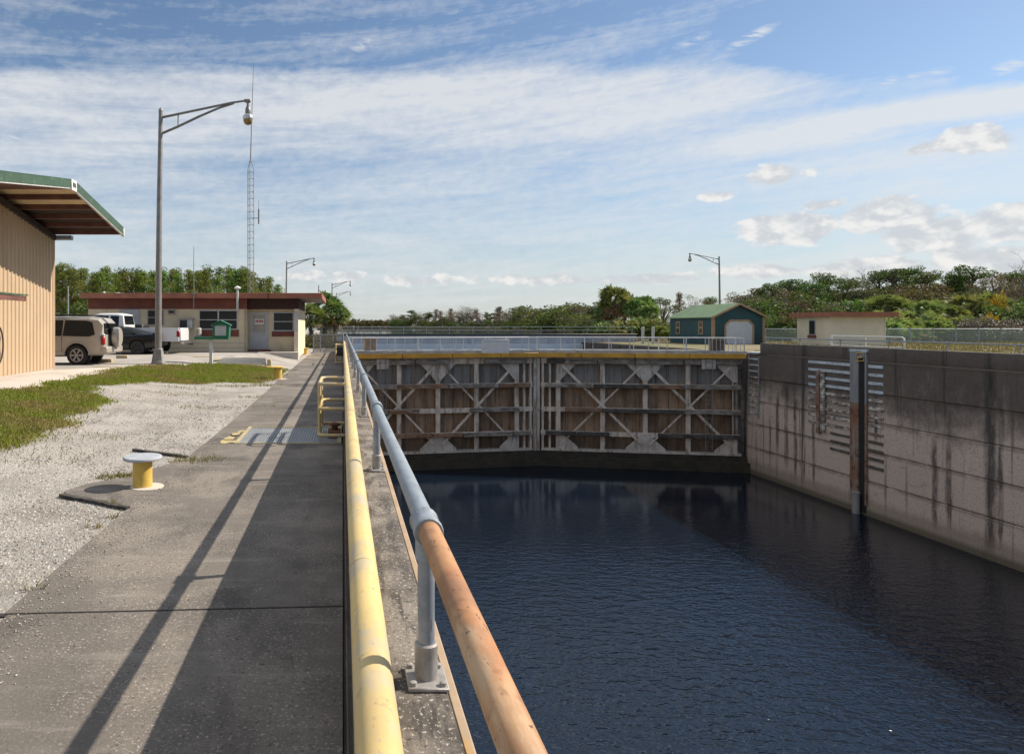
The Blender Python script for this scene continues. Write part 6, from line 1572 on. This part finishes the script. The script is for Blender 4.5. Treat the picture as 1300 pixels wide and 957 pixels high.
# palms beyond the office
for i, (px, top, z, lab) in enumerate(((412,372,57,'bushiest cabbage palm right of the office roof'),(395,385,55,'shorter palm tucked against the office end'),(426,384,58,'palm with a dry brown skirt nearest the water, right of the office'))):
    tree_px('palm', i+1, px, top, z, lab, 'palms beyond the office', 1.2, -.1)
for i, (px, top, z) in enumerate(((388,420,54),(402,421,55),(416,421,56))):
    tree_px('bush', i % 3, px, top, z, 'dark low hedge shrub under the palms, %s from the office' % ORD[i], 'hedge under the palms', 1.5, -.1, mat='oak')
# far wood on the horizon across the upper pool
V, Fc = [], []; rf_ = random.Random(8)
for i in range(230):
    px = 405+i*(520-405)/230; p = pz(px, 413, 1150+rf_.uniform(-60,60)); h = 7+7*rf_.random()+3*noise.noise((px*.05,1,1))
    for _ in range(3): add_leaves(V, Fc, rf_, Vector((p.x+rf_.uniform(-4,4), p.y, UZ+h*rf_.uniform(.25,.8))), 22, 3.2, h*.26, 2.4, .6)
tag(rawmesh('far_wood', [tuple(v) for v in V], Fc, M['oak']), kind='stuff')
FB = [(-400,1060),(500,1010),(6000,900),(6000,3000),(-6000,3000),(-6000,1400)]
grid_sheet('far_bank', FB, -.1, [0], M['drygrass'], zf=lambda x, y: 0.0, skirt=3)
# trees on the far shore, from the open water to the shed
k = 0
for px in range(498, 765, 6):
    u = (px-497)/265; z = 720*max(0,1-u)**1.25+134+rt.uniform(-3,30)*(1-u*.5)
    kind = rt.choice(('cypress','brown','oak','cypress','brown','tallpine')) if px < 640 else rt.choice(('brown','oak','oak','brown','bush','tallpine'))
    top = 398-10*u+rt.uniform(-5,6) if px > 508 else 399
    nm = {'cypress':'slender brown','brown':'rounded brown','oak':'dull green','tallpine':'dark green','bush':'low green'}[kind]
    tree_px(kind, k % 3, px+rt.uniform(-2,2), top, z, '%s tree on the far shore, %s from the open water' % (nm, ORD[k]), 'trees on the far shore', rt.uniform(1.3,2.0), -.15); k += 1
# low growth along that shore
for i, px in enumerate(range(505, 850, 12)):
    u = (px-497)/265; z = 720*max(0,1-u)**1.25+131-max(0, px-762)*.4; tree_px('bush', i % 3, px, 405+rt.uniform(-4,3), z+rt.uniform(0,12), 'low shrub before the far shore trees, %s from the left' % ORD[i], 'far shore shrubs', 1.5, -.1, mat='oak' if i % 2 else None)
# palms left of the shed
for i, (px, top, z, lab) in enumerate(((783,362,86,'tallest cabbage palm, left of the green shed'),(769,381,88,'lower palm at the left of the palm clump'),(806,378,84,'yellowish palm at the right of the palm clump'),(826,385,82,'palm closest to the green shed on its left'),(794,371,89,'palm directly behind the tallest one in the clump left of the shed'),(817,374,90,'rear palm of the clump, between the yellowish one and the shed'))):
    tree_px('palm', i+1, px, top, z, lab, 'palm clump left of the shed', .95, 0)
for i, (px, top, z) in enumerate(((795,400,80),(812,398,80),(832,402,79),(842,408,78),(775,404,82),(758,404,84))):
    tree_px('palmetto', i % 3, px, top, z, 'bright palmetto under the palm clump, %s from its right' % ORD[i], 'palmettos under the palms', 1.0, 0)
# right bank: from the shed to the right edge
row = [(822,383,'tallpine',115),(842,379,'oak',112),(862,371,'cypress',118),(881,377,'brown',114),(897,378,'tallpine',120),(925,379,'bare',118),(962,375,'oak',112),(950,381,'brown',110),
 (978,361,'tallpine',124),(1000,356,'tallpine',120),(1020,357,'tallpine',126),(1034,360,'tallpine',116),(1056,348,'tallpine',124),(1074,355,'tallpine',119),(1098,342,'bare',118),(1092,356,'oak',112),(1110,345,'tallpine',121),(1131,343,'tallpine',117),(1152,342,'tallpine',123),(1170,346,'tallpine',118),(1142,362,'brown',110),(1180,362,'oak',110),(1205,348,'tallpine',118),(1222,350,'tallpine',122),(1233,338,'tallpine',116),(1252,350,'brown',114),(1266,343,'brown',117),(1282,347,'tallpine',121),(1294,334,'bare',106),(1304,346,'brown',112),(1322,350,'oak',116),(1345,345,'tallpine',118)]
for i, (px, top, kind, z) in enumerate(sorted(row)):
    nm = {'tallpine':'umbrella crowned pine','oak':'dull green oak','brown':'brown twiggy tree','bare':'leafless tree','cypress':'pointed brown cypress'}[kind]
    tree_px(kind, i % 4, px, top, z, '%s behind the right bank, %s from the palm clump' % (nm, ORD[i]), 'trees behind the right bank', rt.uniform(1.0,1.3), .3)
for i, px in enumerate(range(940, 1345, 17)):
    kind = ('brown','oak','bush','brown')[i % 4]
    tree_px(kind, i % 3, px+rt.uniform(-5,5), 376+rt.uniform(-8,8), 103+rt.uniform(-3,6), '%s in the understorey, %s from the shed' % ({'brown':'brown thicket tree','oak':'dull green thicket tree','bush':'leafy green thicket shrub'}[kind], ORD[i]), 'understorey on the right bank', rt.uniform(1.2,1.6), .1)
for i, (px, top, kind, z) in enumerate(((1128,372,'palm',86),(1148,378,'palm',87),(1160,392,'palmetto',80),(1142,398,'palmetto',78),(1178,398,'palmetto',79),(1196,402,'palmetto',78),(1172,380,'palm',84),(1190,382,'palm',87),(1228,372,'palm',90),(1246,382,'palm',90),(1212,386,'palm',86),(1132,408,'palmetto',76),(1205,392,'palmetto',82),(1262,372,'palm',92),(1120,392,'palmetto',80),(1240,392,'palmetto',84))):
    tree_px(kind, i % 3, px, top, z, '%s with pale glossy fans right of the cream hut, %s planted from it' % ('palmetto' if kind == 'palmetto' else 'cabbage palm', ORD[i]), 'palmettos right of the hut', 1.25, 0)
for i, px in enumerate(range(952, 1350, 14)):
    tree_px('oak', i % 3, px+rt.uniform(-4,4), 368+rt.uniform(-5,7), 132+rt.uniform(-4,6), 'dark green oak of the rearmost row on the right bank, %s from the shed' % ORD[i], 'rear oaks on the right bank', rt.uniform(1.3,1.7), .2)
for i, (px, top, z, mt) in enumerate(((1252,397,76,'vine'),(1278,404,77,'vine'),(1232,406,75,'vine'),(1225,402,80,None),(1295,385,84,'oak'),(1270,388,86,None),(1312,398,80,'vine'),(1000,396,80,'oak'),(985,400,80,None),(968,402,84,'oak'),(1300,372,92,None))):
    nm = {'vine':'heap of bare brown vines','oak':'dull green shrub',None:'leafy green shrub'}[mt]
    tree_px('bush', i % 3, px, top, z, '%s behind the right fence, %s of the shrubs' % (nm, ORD[i]), 'shrubs behind the right fence', 1.15, 0, mat=mt)
for i, (px, top, z) in enumerate(((1266,363,90),(1258,394,80))):
    tree_px('bush', i, px, top, z, 'orange leaved shrub above the vines' if i == 0 else 'small orange leaved shrub near the fence', 'orange shrubs', .35 if i else .22, 0 if i else .1, mat='flower')
# grass on the right bank: dry tufts
blades('dry_grass', 26000, [(26.5,20),(42,20),(60,50),(74,71.8),(42,71.8),(41,60),(27,45)], leafmat('dry grass tufts', [(.17,.13,.07),(.12,.105,.05),(.23,.18,.10),(.09,.10,.035)], .3), 31, .06, .22, rz, wd=.03)
